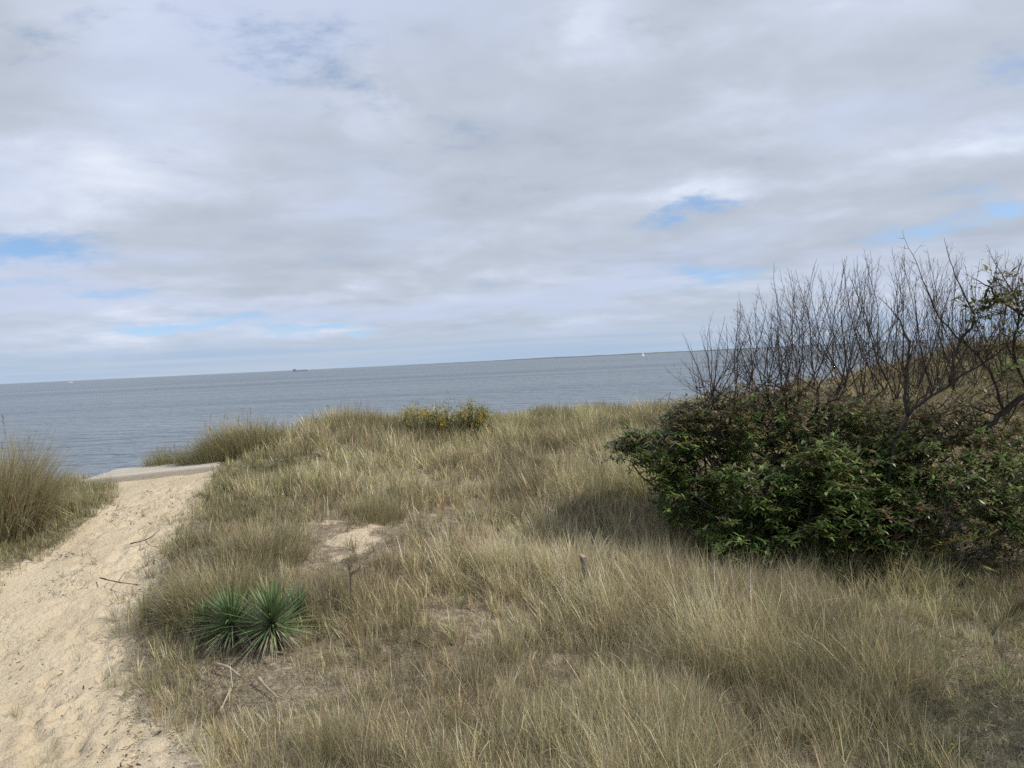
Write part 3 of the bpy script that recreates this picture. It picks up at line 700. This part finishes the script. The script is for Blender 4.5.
def build_shrub():
    bx, by = SHRUB_C[0], SHRUB_C[1] + .3
    gz = float(ground_h(np.array([bx]), np.array([by]))[0])
    root = empty('shrub', (bx, by, gz), 'broad dark green leafy shrub with a crest of bare upright twigs', 'shrub')
    stems = Acc(); bare = Acc()
    E = [(672, 450, 14.4, 1.05, 1.3, .58), (640, 446, 14.4, .55, .7, .30), (695, 497, 13.9, .85, 1.1, .72), (735, 430, 14.8, 1.25, 1.7, .95), (755, 505, 13.5, 1.25, 1.3, .95), (800, 425, 15.0, 1.3, 1.7, 1.0),
         (825, 515, 13.1, 1.2, 1.2, .95), (870, 435, 14.9, 1.2, 1.6, 1.0), (690, 425, 14.9, .8, 1.2, .5), (880, 500, 13.5, 1.0, 1.2, .85), (860, 560, 12.7, 1.2, .7, .42), (770, 545, 13.0, 1.3, .8, .40)]
    cs = [(at(u, v, d), np.array([rx, ry, rz])) for u, v, d, rx, ry, rz in E]
    # stems from the root crown to the places where the bare tops fan out
    tops = [(706, 412, 14.8), (716, 400, 15.0), (735, 402, 15.1), (752, 392, 14.6), (768, 400, 15.0), (784, 392, 15.2), (800, 398, 14.6), (818, 388, 15.0), (832, 400, 15.3), (846, 386, 14.8), (862, 395, 15.1), (880, 392, 14.7), (896, 398, 15.2), (915, 392, 15.4), (935, 388, 15.2), (955, 390, 15.6), (975, 382, 15.4), (1000, 380, 15.6), (1030, 380, 15.6)]
    outline = np.array([(680, 380), (695, 345), (708, 312), (722, 298), (745, 296), (770, 288), (790, 280), (806, 252), (830, 254), (850, 250), (870, 256), (900, 248), (930, 252), (960, 256), (1000, 248), (1060, 248)], float)
    for (u, v, d) in tops:
        c = at(u, v, d)
        s0 = np.array([bx + random.uniform(-1.3, 1.4), by + random.uniform(-.5, .7), 0]); s0[2] = float(ground_h(s0[None, 0], s0[None, 1])[0]) - .1
        mid = s0 * .5 + c * .5 + np.array([(s0[0] - c[0]) * .15, 0, -.15])
        tube_acc(stems, smooth_line([s0, mid, c], 12, .025), np.linspace(.06 if u < 900 else .03, .024 if u < 900 else .014, 12), (0, 0, 0), 6)
        for k in range(random.randint(8, 10)):
            uu = u + random.gauss(0, 42) - max(0, 745 - u) * .25
            ty = np.interp(uu, outline[:, 0], outline[:, 1]) + abs(random.gauss(0, 26))
            tgt = at(uu, ty, d + random.gauss(0, .5)); L = np.linalg.norm(tgt - c)
            dirn = unit(tgt - c); dirn = unit(dirn + np.array([dirn[0] * .35, dirn[1] * .3, -.12]))
            shoot(bare, c + rng.normal(0, .05, 3), dirn, L * 1.0, random.uniform(.007, .0135), .18, .07, 0, None, 2, .19, (.35, .7), .85)
    # lesser boughs inside the crown
    for c, r in cs:
        for k in range(5):
            q = c + np.clip(rng.normal(0, .38, 3), -.6, .6) * r; s0 = np.array([bx + random.uniform(-1.1, 1.1), by + random.uniform(-.5, .5), gz + .1])
            tube_acc(stems, smooth_line([s0, s0 * .45 + q * .55 + np.array([0, 0, -.25]), q], 9, .03), np.linspace(.04, .012, 9), (0, 0, 0), 5)
    link('trunk', stems.mesh('trunk', True), M['bark'], root)
    link('bare_branch', bare.mesh('bare_branch'), M['twig'], root)
    sp = []; twigs = Acc(); n_s = 0
    for c, r in cs:
        vol = r[0] * r[1] + r[0] * r[2] + r[1] * r[2]
        for _ in range(int(680 * vol / 2.2)):
            dv = unit(rng.normal(0, 1, 3)); rad = random.random() ** .28 * random.uniform(.72, 1.10) * (1.0 if random.random() > .16 else random.uniform(1.05, 1.45))
            p = c + dv * r * rad
            if any((((p - c2) / r2) ** 2).sum() < .30 for c2, r2 in cs if c2 is not c): continue
            gzz = float(grid_h(np.array([p[0]]), np.array([p[1]]))[0])
            if p[2] < gzz + .12: continue
            if vnoise(np.array(p[0] * 1.9), np.array(p[2] * 1.9 + p[1] * 1.3), 5) < -.12 and random.random() < .82: continue
            hgt = p[2] - (EYE[2] - 1.6)                       # leaves go brown and sparse along the top
            top = np.clip((hgt + .30 + .5 * float(vnoise(np.array(p[0] * 1.1), np.array(p[1] * 1.1), 15))) / .9, 0, 1)
            if random.random() < .12 * top: continue
            x = random.random()
            if x < .60 * top + .05: base = BROWN * random.uniform(.7, 1.4)
            elif x < .75 * top + .09: base = OLIVE
            elif x < .80 * top + .12: base = TAN * random.uniform(.5, .9)
            else: base = (G_DARK, G_MID, G_MID, G_LIGHT)[random.randrange(4)] * random.uniform(.75, 1.25)
            base = base * (1.25 + 1.2 * float(vnoise(np.array(p[0] * 2.6 + p[1]), np.array(p[2] * 2.6), 25)))
            out = unit(dv * np.array([1, 1, .4]) + np.array([0, 0, -.1]) + rng.normal(0, .35, 3))
            sp.append(spray(None, p, out, random.randint(8, 14), .15 if base[1] > base[0] else .105, np.array(base)))
            if random.random() < .35:
                tube_acc(twigs, [p - out * .42 + np.array([0, 0, -.06]), p - out * .2, p], [.007, .005, .003], (0, 0, 0), 3)
    link('crown', leaves_mesh('crown', sp), M['leaf'], root)
    link('leaf_twigs', twigs.mesh('leaf_twigs'), M['twig'], root)

def build_tree():
    b = ground_at(897, 583)
    root = empty('gnarled_tree', b, 'gnarled dark tree with arching bare limbs right of the leafy shrub', 'tree')
    tr = Acc(); bare = Acc(); tips = []
    def limb(pts, r0, r1, n=16, kids=7, lo=.35, L=(.5, 1.1)):
        line = smooth_line([at(*p) if len(p) == 3 else np.array(p[:3]) for p in pts], n, .018); rad = np.linspace(r0, r1, n)
        tube_acc(tr, line, rad, (0, 0, 0), 7)
        for k in range(kids):
            i = int((lo + (1 - lo) * random.random()) * (n - 2)); t = unit(line[i + 1] - line[i])
            side = unit(np.cross(t, rng.normal(0, 1, 3))); d = unit(t * .55 + side * .6 + np.array([0, 0, .65]))
            shoot(bare, line[i], d, random.uniform(*L), max(.008, rad[i] * .42), .22, .13, 0, tips, 2, .19, (.5, 1.0))
        t = unit(line[-1] - line[-2])
        shoot(bare, line[-1], t, random.uniform(*L), r1 * .9, .15, .12, 0, tips, 2, .2, (.5, 1.0))
    g = b + np.array([0, .1, -.15])
    yb = b[1]
    limb([(*g, 0), (893, 560, yb + .1), (905, 545, yb + .1), (925, 536, yb), (960, 520, yb - .1), (1010, 480, yb), (1080, 440, yb)], .04, .015, 20, 10, .35)
    limb([(*g, 0), (888, 520, yb + .5), (893, 450, yb + .8), (908, 415, yb + .9), (926, 400, yb + .9), (950, 383, yb + .9), (985, 362, yb + .8), (1020, 335, yb + .6)], .038, .012, 24, 22, .4, (.5, 1.4))
    limb([(908, 415, yb + .9), (905, 385, yb + 1.0), (910, 350, yb + 1.1), (900, 320, yb + 1.2)], .035, .014, 12, 9, .1, (.5, 1.2))
    limb([(950, 383, yb + .9), (958, 345, yb + 1.0), (975, 320, yb + 1.0), (960, 285, yb + 1.0)], .03, .012, 12, 9, .1, (.4, 1.0))
    # a second trunk leans in from outside the picture on the right
    s0 = ground_at(1120, 560)
    limb([(930, 445, yb + 1.3), (955, 438, yb + 1.2), (985, 428, yb + 1.1), (1005, 412, yb + 1.0), (1030, 395, yb + 1.0), (1100, 390, yb + 1.2), (1180, 450, yb + .9), (*(s0 + np.array([.6, 0, -.1])), 0)][::-1], .07, .032, 24, 14, .4, (.4, 1.1))
    limb([(1005, 412, yb + 1.0), (996, 385, yb + .9), (984, 362, yb + .8), (965, 345, yb + .8), (940, 318, yb + .8), (925, 285, yb + .8)], .028, .009, 16, 16, .2, (.4, 1.1))
    limb([(1030, 395, yb + 1.0), (1012, 350, yb + .9), (1020, 315, yb + .8), (1005, 280, yb + .8)], .03, .01, 14, 16, .15, (.4, 1.0))
    limb([(1030, 395, yb + 1.0), (1060, 345, yb + 1.0), (1080, 300, yb + 1.1), (1070, 270, yb + 1.1)], .03, .01, 14, 14, .2, (.4, 1.0))
    limb([(1060, 345, yb + 1.0), (1030, 320, yb + .6), (1000, 300, yb + .5), (985, 285, yb + .5)], .03, .012, 12, 8, .2, (.3, .8))
    far_end = np.array([8.6, 7.1, 6.5])           # a leafy bough that reaches towards the watcher, outside the picture, and shades its corner
    tube_acc(tr, smooth_line([s0 + np.array([.6, 0, .2]), s0 * .6 + far_end * .4 + np.array([.3, 0, 1.4]), far_end], 18, .02), np.linspace(.07, .02, 18), (0, 0, 0), 7)
    link('trunk', tr.mesh('trunk', True), M['bark'], root)
    link('bare_branch', bare.mesh('bare_branch'), M['twig'], root)
    sp = []
    # leafy boughs that hang low on this side, and a few late leaves high up
    for u, v, d, r, n, c in [(838, 465, yb + .4, .42, 34, G_LIGHT), (815, 455, yb + .8, .4, 22, OLIVE), (955, 488, yb + .4, .5, 50, G_MID), (990, 500, yb + .2, .45, 46, G_LIGHT), (1012, 470, yb + .5, .5, 40, G_MID), (1010, 520, yb + .1, .4, 24, G_MID),
                             (960, 455, yb + .9, .5, 40, G_MID), (910, 465, yb + .8, .5, 40, G_MID), (920, 510, yb + .5, .5, 40, G_MID), (935, 540, yb + .2, .35, 22, OLIVE), (905, 520, yb + .2, .4, 26, BROWN), (1060, 480, yb + .4, .7, 60, G_MID),
                             (875, 535, yb + .1, .5, 40, G_DARK), (890, 575, yb + .0, .4, 26, G_MID), (990, 300, yb + .6, .30, 7, OLIVE), (975, 318, yb + .7, .25, 3, OLIVE), (1010, 285, yb + .7, .3, 6, OLIVE), (940, 420, yb + 1.4, .6, 24, BROWN),
                             (985, 440, yb + 1.2, .6, 30, OLIVE), (925, 425, yb + 2.0, .7, 34, BROWN), (965, 415, yb + 2.2, .8, 34, OLIVE), (1005, 415, yb + 2.0, .8, 36, BROWN), (1015, 440, yb + 1.5, .6, 34, OLIVE), (1020, 385, yb + 2.2, .8, 22, BROWN), (905, 445, yb + 1.5, .6, 36, OLIVE), (1000, 535, yb + .3, .5, 26, G_MID), (1030, 300, yb + .6, .4, 14, OLIVE), (998, 305, yb + .6, .35, 8, G_MID), (1018, 340, yb + .7, .4, 10, OLIVE), (1012, 372, yb + 1.0, .4, 10, G_MID), (1010, 540, yb + .2, .5, 16, BROWN), (960, 560, yb + .1, .5, 18, OLIVE)]:
        c0 = at(u, v, d)
        for k in range(int(n * 2.6)):
            p = c0 + rng.normal(0, .62, 3) * r * np.array([1.1, .9, .75]); x = random.random()
            cc = c * random.uniform(.7, 1.4) if x < .80 else (OLIVE if x < .90 else (BROWN if x < .96 else TAN * .8))
            if p[2] < float(grid_h(np.array([p[0]]), np.array([p[1]]))[0]) + .08: continue
            sp.append(spray(None, p, rng.normal(0, 1, 3) * np.array([1, 1, .4]), random.randint(8, 13), .15, np.array(cc), 1.1))
    for k in range(480):
        p = far_end + rng.normal(0, 1, 3) * np.array([.8, .65, .45])
        sp.append(spray(None, p, rng.normal(0, 1, 3) * np.array([1, 1, .4]), 11, .13, G_MID * random.uniform(.7, 1.3), 1.1))
    link('crown', leaves_mesh('crown', sp), M['leaf'], root)
build_shrub(); build_tree()

# ------------------------------------------------------------------ yuccas
def yucca(u, v, y, size, n, label, tiltmax=1.55, skirt=120):
    p = at(u, v, y); p[2] = float(ground_h(np.array([p[0]]), np.array([p[1]]))[0])
    root = empty('yucca_plant', p, label, 'yucca', 'yuccas at the path side')
    k = np.arange(n); az = k * 2.39996 + rng.normal(0, .12, n); f = (k + .5) / n
    tilt = .08 + tiltmax * f ** .8 + rng.normal(0, .06, n); L = size * (0.80 + .25 * f) * rng.uniform(.7, 1.12, n)
    ox, oy = (.14 if u > 250 else -.14) + random.uniform(-.08, .08), random.uniform(-.2, 0); vx = np.cos(az) * tilt + ox; vy = np.sin(az) * tilt + oy; az = np.arctan2(vy, vx); tilt = np.hypot(vx, vy)
    base = np.stack([p[0] + np.cos(az) * .03, p[1] + np.sin(az) * .03, p[2] + .12 + size * .42 - f * size * .26], -1)
    c = np.where(rng.random((n, 1)) < .5, np.array([[.095, .158, .066]]), np.array([[.155, .218, .085]])) * rng.uniform(.8, 1.25, n)[:, None]
    V, q, t, C = blades(base, L, az, tilt, np.where(rng.random(n) < .15, rng.uniform(.3, .9, n), rng.uniform(-.05, .22, n)), np.full(n, .027) * rng.uniform(.85, 1.2, n), c, c * 1.05 + np.array([.03, .03, .01]), rng.uniform(-.25, .25, n), 4, [.7, 1.0, .85, .5])
    link('leaves', mesh_np('leaves', V, q, t, C), M['yucca'], root)
    m = skirt; az = rng.uniform(0, 6.283, m)
    base = np.stack([p[0] + np.cos(az) * .05, p[1] + np.sin(az) * .05, p[2] + .10 + size * rng.uniform(.1, .30, m)], -1)
    c = np.array([[.48, .42, .31]]) * rng.uniform(.6, 1.2, m)[:, None]
    V, q, t, C = blades(base, size * rng.uniform(.6, 1.0, m), az, rng.uniform(1.55, 2.35, m), rng.uniform(.2, .8, m), np.full(m, .02), c, None, rng.uniform(-.5, .5, m), 4)
    link('dead_leaves', mesh_np('dead_leaves', V, q, t, C), M['grass'], root)
    ta = Acc(); tube_acc(ta, [p + np.array([0, 0, -.05]), p + np.array([0.01, 0, size * .2]), p + np.array([0, 0, .12 + size * .42])], [.06, .055, .03], (.2, .15, .1), 8)
    link('stem', ta.mesh('stem', True), M['bark'], root)
yucca(274, 646, 10.35, .70, 190, 'right one of two spiky green yuccas, paler leaves towards the bare sand')
yucca(234, 648, 10.45, .64, 165, 'left one of two spiky green yuccas, nearer the sandy path')
yucca(208, 650, 10.75, .36, 60, 'small dark yucca offset half hidden beside the left yucca', 1.6, 25)
yucca(300, 636, 10.9, .36, 50, 'small pale yucca offset in grass right of the pair', 1.0, 14)

# ------------------------------------------------------------------ boards at the head of the path
def box_mesh(name, corners8, bevel=.006):
    import bmesh
    bm = bmesh.new(); vs = [bm.verts.new(tuple(float(a) for a in c)) for c in corners8]
    for f in ((0, 3, 2, 1), (4, 5, 6, 7), (0, 1, 5, 4), (1, 2, 6, 5), (2, 3, 7, 6), (3, 0, 4, 7)): bm.faces.new([vs[i] for i in f])
    bmesh.ops.bevel(bm, geom=bm.edges[:], offset=bevel, segments=2, affect='EDGES')
    me = bpy.data.meshes.new(name); bm.to_mesh(me); bm.free(); return me

def build_boards():
    A = at(84, 482.5, 19.9) + np.array([0, 0, -.055]); B = at(217, 468, 20.2) + np.array([0, 0, -.055])
    ax = B - A; L = np.linalg.norm(ax); ax = ax / L; back = unit(np.cross(np.array([0, 0, 1.0]), ax)); upv = np.cross(ax, back)
    root = empty('boardwalk', A, 'weathered grey boards crossing the head of the sandy path', 'boardwalk')
    def bx(name, s0, s1, b0, b1, z0, z1, mat):
        c = [A + ax * s + back * b + upv * z for z in (z0, z1) for s, b in ((s0, b0), (s1, b0), (s1, b1), (s0, b1))]
        return link(name, box_mesh(name, c), mat, root)
    bx('edge_beam', 0, L, 0, .07, -.16, .085, M['plank'])
    for k in range(11):
        b0 = .075 + k * .205
        bx('board', -.1 + random.uniform(-.05, .05), L - .02 + random.uniform(-.12, .04) - .05 * k, b0, b0 + .186, .065, .103 + random.uniform(-.004, .004), M['plank'])
    bx('joist', .3, .38, .08, 2.3, -.08, .062, M['plank']); bx('joist', L - .45, L - .37, .08, 2.3, -.08, .062, M['plank'])
build_boards()

# ------------------------------------------------------------------ small things
def stick(name, pts, r, label, cat, mat, group=None, sides=7, side=None):
    p0 = pts[0]; root = None
    acc = Acc(); n = 10; line = smooth_line(pts, n, r * .14)
    rad = r * (1 + .25 * np.sin(np.arange(n) * 1.7)) * np.linspace(1, .45, n)
    tube_acc(acc, line, rad, (0, 0, 0), sides)
    if side: tube_acc(acc, smooth_line(side, 6, .003), np.linspace(r * .6, r * .25, 6), (0, 0, 0), 5)
    V = np.concatenate(acc.V); o = bpy.data.objects.new(name, mesh_np(name, V - p0, np.concatenate(acc.q), np.concatenate(acc.t) if acc.t else None, None, True))
    o.location = p0; COL.objects.link(o); o.data.materials.append(mat)
    return tag(o, label, cat, group)
def g3(u, v, dz): return ground_at(u, v) + np.array([0, 0, dz])
stick('driftwood_stick', [g3(217, 672, .10), g3(228, 676, .12), g3(240, 682, .08)], .024, 'bent driftwood stick below the left yucca', 'driftwood', M['drift'], 'driftwood sticks')
stick('driftwood_stick', [g3(258, 685, .10), g3(267, 695, .10), g3(278, 704, .07)], .021, 'straight driftwood stick below the right yucca', 'driftwood', M['drift'], 'driftwood sticks')
stick('driftwood_stick', [g3(231, 696, .08), g3(227, 704, .08), g3(220, 716, .05)], .018, 'short pale driftwood stick nearest the bottom of the picture', 'driftwood', M['drift'], 'driftwood sticks')
stick('fallen_branch', [g3(925, 577, .02), g3(960, 566, .12), g3(1000, 556, .22), g3(1040, 548, .3)], .022, 'long dark fallen branch at the foot of the gnarled tree', 'branch', M['bark'], None, 6, [g3(958, 567, .12), g3(985, 564, .10), g3(1010, 560, .12)])
stick('fallen_twig', [g3(100, 579, .02), g3(118, 584, .03), g3(140, 588, .05)], .012, 'dark twig lying on the sand beside the bushy clump', 'twig', M['twig'], 'twigs on the sand', 5, [g3(118, 584, .03), g3(124, 578, .06), g3(130, 575, .06)])
stick('fallen_twig', [g3(130, 545, .02), g3(148, 541, .04), g3(160, 533, .06)], .012, 'dark twig lying across the upper path', 'twig', M['twig'], 'twigs on the sand', 5, [g3(145, 542, .03), g3(150, 548, .05), g3(158, 550, .05)])

def weed(u, v, h, label, c, heads=7, lean=0.0):
    p = ground_at(u, v); root = empty('dead_weed', p, label, 'weed')
    acc = Acc(); line = smooth_line([p, p + np.array([lean * .4, 0, h * .5]), p + np.array([lean, 0, h])], 8, .006)
    tube_acc(acc, line, np.linspace(.011, .006, 8), c, 5); link('stalk', acc.mesh('stalk', True), M['twig'], root)
    hd = Acc()
    for k in range(heads):
        a = random.uniform(0, 6.28); s = line[5] + (line[7] - line[5]) * random.random(); d = np.array([math.cos(a) * .7, math.sin(a) * .7, random.uniform(.3, 1)])
        e = s + unit(d) * random.uniform(.1, .2); tube_acc(hd, [s, (s + e) / 2 + np.array([0, 0, .01]), e], [.006, .006, .005], c, 4)
        n = 14
        hd.add(*blades(np.repeat(e[None], n, 0) + rng.normal(0, .018, (n, 3)), rng.uniform(.03, .07, n), rng.uniform(0, 6.28, n), rng.uniform(.2, 1.6, n), rng.uniform(0, .5, n), np.full(n, .011), np.repeat(np.array([c]), n, 0), None, None, 2))
    link('seed_head', hd.mesh('seed_head'), M['litter'], root)
weed(352, 618, .82, 'thin dead brown weed stalk rising right of the yuccas', (.17, .13, .09), 9)
weed(536, 478, .42, 'short dark dead weed in the middle of the straw slope', (.045, .035, .03), 8, .12)

def build_post():
    p = ground_at(585, 603); h = .72; root = empty('wooden_post', p, 'weathered grey wooden post half hidden in straw grass', 'post')
    acc = Acc(); line = [p + np.array([.10 - .10 * k, 0, -.1 + (h + .1) * k]) for k in (0, .4, .8, 1)]
    tube_acc(acc, line, [.06, .058, .056, .05], (0, 0, 0), 9); link('shaft', acc.mesh('shaft', True), M['post'], root)
    top = line[-1]; a2 = Acc(); tube_acc(a2, [top + np.array([-.02, 0, -.005]), top + np.array([.0, 0, .03])], [.058, .05], (0, 0, 0), 9)
    link('cap', a2.mesh('cap'), M['drift'], root)
build_post()

def flower_bush():
    p = ground_at(446, 437); root = empty('flowering_bush', p, 'dark green bush with yellow blossom on the dune crest', 'bush')
    st = Acc(); sp = []; fl = []
    for k in range(38):
        a = random.uniform(0, 6.28); r = math.sqrt(random.random()); b = p + np.array([math.cos(a) * r * 1.3, math.sin(a) * r * .6, -.05])
        hh = random.uniform(.75, 1.28) * (1.1 - .35 * r); tip = b + np.array([math.cos(a) * .3 * r + random.gauss(0, .1), random.gauss(0, .1), hh])
        line = smooth_line([b, b * .5 + tip * .5 + rng.normal(0, .05, 3), tip], 7, .008); tube_acc(st, line, np.linspace(.012, .005, 7), (0, 0, 0), 4)
        for i in range(1, 7):
            for _ in range(8):
                sp.append(spray(None, line[i] + rng.normal(0, .10, 3), rng.normal(0, 1, 3), 7, .085, (G_MID if random.random() < .45 else OLIVE) * random.uniform(1.0, 1.9), .5))
        if random.random() < .7:
            for _ in range(18): fl.append(spray(None, tip + rng.normal(0, .06, 3) - np.array([0, 0, random.uniform(0, .3)]), rng.normal(0, 1, 3), 5, .075, np.array([.5, .36, .04]), .3))
    link('stem', st.mesh('stem'), M['twig'], root); link('leaves', leaves_mesh('leaves', sp), M['leaf'], root); link('blossom', leaves_mesh('blossom', fl), M['yellow'], root)
flower_bush()

def small_flower(u, v, label, h=.12):
    p = ground_at(u, v); root = empty('yellow_flower', p, label, 'flower', 'small yellow flowers')
    a = Acc(); tube_acc(a, [p, p + np.array([.01, 0, h * .5]), p + np.array([.0, -.01, h])], [.003, .003, .002], (.08, .12, .04), 4); link('stem', a.mesh('stem'), M['yucca'], root)
    n = 14; c = np.repeat(np.array([[.7, .5, .03]]), n, 0)
    V, q, t, C = blades(np.repeat((p + np.array([0, -.01, h]))[None], n, 0), np.full(n, .02), np.arange(n) * 6.283 / n, np.full(n, 1.25), np.full(n, .1), np.full(n, .009), c, None, np.zeros(n), 2)
    link('petals', mesh_np('petals', V, q, t, C), M['yellow'], root)
    m = 9; V, q, t, C = blades(np.repeat(p[None], m, 0), rng.uniform(.06, .11, m), rng.uniform(0, 6.28, m), rng.uniform(.8, 1.4, m), rng.uniform(.1, .5, m), np.full(m, .018), np.repeat(G_LIGHT[None], m, 0), None, None, 3, LEAF_PROF)
    link('leaves', mesh_np('leaves', V, q, t, C), M['leaf'], root)
small_flower(952, 756, 'small yellow flower in the leaf litter, nearest the lower right corner'); small_flower(911, 756, 'small yellow flower at the grass edge left of the litter'); small_flower(418, 640, 'small yellow flower on a green weed among brown grass below the slope middle', .2)

def debris():
    # brown flecks of wrack and broken stems dropped on the sand
    acc = Acc(); n = 6000; x = rng.uniform(-9, -1.5, n); y = rng.uniform(6.5, 20, n); f = vnoise(x * .9, y * .9, 91) + .5 * vnoise(x * 3, y * 3, 92)
    k = inside(PATH, x, y) & (rng.random(n) < np.clip(.28 + 1.3 * f, .08, 1)); x, y = x[k], y[k]; n = len(x)
    for (u, v, s, m) in ((118, 512, .28, 90), (120, 506, .2, 50), (150, 492, .12, 30), (65, 552, .2, 45), (160, 505, .35, 80), (62, 580, .35, 70), (190, 690, .5, 150), (150, 730, .5, 120), (145, 590, .3, 60)):
        c = ground_at(u, v); x = np.concatenate([x, c[0] + rng.normal(0, s * .7, m)]); y = np.concatenate([y, c[1] + rng.normal(0, s, m)])
    n = len(x); c = np.where(rng.random((n, 1)) < .6, np.array([[.07, .045, .03]]), np.array([[.17, .125, .08]])) * rng.uniform(.6, 1.3, n)[:, None]
    acc.add(*blades(np.stack([x, y, ground_h(x, y) + rng.uniform(-.005, .015, n)], -1), rng.uniform(.02, .10, n), rng.uniform(0, 6.28, n), rng.uniform(1.2, 1.6, n), rng.normal(0, .3, n), rng.uniform(.010, .028, n), c, None, rng.uniform(-.5, .5, n), 2))
    tag(link('plant_debris', acc.mesh('plant_debris'), M['litter']), 'dark bits of plant wrack scattered on the sandy path', None, None, 'stuff')
    acc = Acc(); n = 9000; x = rng.uniform(2.5, 9.5, n); y = rng.uniform(5.2, 13, n); k = inside(LITTER, x + rng.normal(0, .2, n), y + rng.normal(0, .25, n)); x, y = x[k], y[k]; n = len(x)
    pal = np.array([[.36, .29, .18], [.20, .13, .08], [.30, .21, .12], [.13, .09, .06], [.45, .40, .31]]); c = pal[rng.integers(0, 5, n)] * rng.uniform(.65, 1.15, n)[:, None]
    acc.add(*blades(np.stack([x, y, ground_h(x, y) + rng.uniform(.0, .04, n)], -1), rng.uniform(.04, .10, n), rng.uniform(0, 6.28, n), rng.uniform(1.1, 1.8, n), rng.normal(0, .5, n), rng.uniform(.014, .03, n), c, None, rng.uniform(-.6, .6, n), 3, LEAF_PROF))
    tag(link('leaf_litter', acc.mesh('leaf_litter'), M['litter']), 'dry fallen leaves on the ground below the tree', None, None, 'stuff')
debris()

def low_mat(u, v, rx, ry, n, label):
    p = ground_at(u, v); a = rng.uniform(0, 6.28, n); r = np.sqrt(rng.random(n)); x = p[0] + np.cos(a) * r * rx; y = p[1] + np.sin(a) * r * ry
    c = PAL[rng.choice([1, 3, 4, 2], n, p=[.4, .3, .2, .1])] * rng.uniform(.6, 1.1, n)[:, None]
    V, q, t, C = blades(np.stack([x - p[0], y - p[1], ground_h(x, y) - p[2]], -1), rng.uniform(.05, .14, n), rng.uniform(0, 6.28, n), rng.uniform(.4, 1.5, n), rng.uniform(0, .6, n), np.full(n, .005), c, None, None, 3)
    o = bpy.data.objects.new('creeping_grass', mesh_np('creeping_grass', V, q, t, C)); o.location = p; COL.objects.link(o); o.data.materials.append(M['grass'])
    tag(o, label, 'grass clump', 'low grass patches on the sand')
low_mat(66, 580, .35, .5, 230, 'low green creeping grass patch in the open middle of the sand')
low_mat(10, 640, .5, .5, 160, 'low sparse grass patch at the left edge of the sand')
low_mat(160, 520, .3, .8, 260, 'dark low grass strip on the upper path below the boards')
low_mat(165, 700, .55, .35, 260, 'brown creeping grass patch on lumpy sand below the bushy clump')

# ------------------------------------------------------------------ boats
def hull_mesh(name, L, Bm, H, bow=.25):
    st = np.linspace(0, 1, 9); V = []; F = []
    for s in st:
        w = Bm / 2 * min(1.0, (1 - s) / bow) ** .6 if s > 1 - bow else Bm / 2 * (.85 + .15 * min(1, s * 4)); z = H * (1 + .25 * max(0, s - .6) / .4)
        V += [(s * L - L / 2, -w, z), (s * L - L / 2, -w * .75, -.3), (s * L - L / 2, w * .75, -.3), (s * L - L / 2, w, z)]
    for i in range(8):
        for k in range(4): F.append((i * 4 + k, i * 4 + (k + 1) % 4, (i + 1) * 4 + (k + 1) % 4, (i + 1) * 4 + k))
    F += [(3, 2, 1, 0), (32, 33, 34, 35)]
    return mesh_np(name, np.array(V), F)
def cuboid(name, x0, x1, y0, y1, z0, z1): return box_mesh(name, [(x, y, z) for z in (z0, z1) for x, y in ((x0, y0), (x1, y0), (x1, y1), (x0, y1))], min(x1 - x0, y1 - y0, z1 - z0) * .06)
def vessel(name, u, v, D, label, cat, rot=0.0):
    d = ray(u, v); o = empty(name, (d[0] / d[1] * D, D, 0), label, cat); o.rotation_euler.z = rot; return o
def part(name, me, mat, root):
    o = bpy.data.objects.new(name, me); COL.objects.link(o); me.materials.append(mat); o.parent = root; return o
s = vessel('cargo_ship', 301, 370, 4200, 'long grey cargo ship low on the horizon', 'ship', math.pi)
part('hull', hull_mesh('hull', 92, 15, 6), M['hull'], s); part('deckhouse', cuboid('deckhouse', 24, 38, -6, 6, 6, 13), M['hull'], s); part('funnel', cuboid('funnel', 39, 43, -2, 2, 6, 14), M['hull'], s)
for k in range(4): part('hatch', cuboid('hatch', -40 + k * 15, -28 + k * 15, -5, 5, 6, 8.5), M['hull'], s)
s = vessel('motor_boat', 70, 381, 2600, 'white motor boat on the horizon at the far left', 'boat', .1)
part('hull', hull_mesh('hull', 15, 4.2, 2.0), M['white'], s); part('cabin', cuboid('cabin', -4, 2.5, -1.6, 1.6, 2.0, 4.4), M['white'], s); part('windscreen', cuboid('windscreen', 2.52, 2.9, -1.5, 1.5, 2.3, 3.7), M['glass'], s)
s = vessel('sailing_boat', 643, 354, 2300, 'white sailing boat on the horizon near the bare twigs', 'sailing boat', .4)
part('hull', hull_mesh('hull', 10, 3, 1.2, .4), M['white'], s)
part('mast', cuboid('mast', -.1, .1, -.1, .1, 1.2, 13), M['white'], s)
part('sail', mesh_np('sail', np.array([(-.15, 0, 2.2), (-4.6, .5, 2.4), (-2.2, .45, 7), (-.15, 0, 12.6), (-.15, .06, 2.2), (-4.6, .56, 2.4), (-2.2, .51, 7), (-.15, .06, 12.6)], float), [(0, 1, 2, 3), (7, 6, 5, 4)]), M['white'], s)
part('jib', mesh_np('jib', np.array([(.2, 0, 11), (4.6, 0, 1.6), (.6, -.4, 2.0), (.2, .05, 11), (4.6, .05, 1.6), (.6, -.35, 2.0)], float), None, [(0, 1, 2), (5, 4, 3)]), M['white'], s)
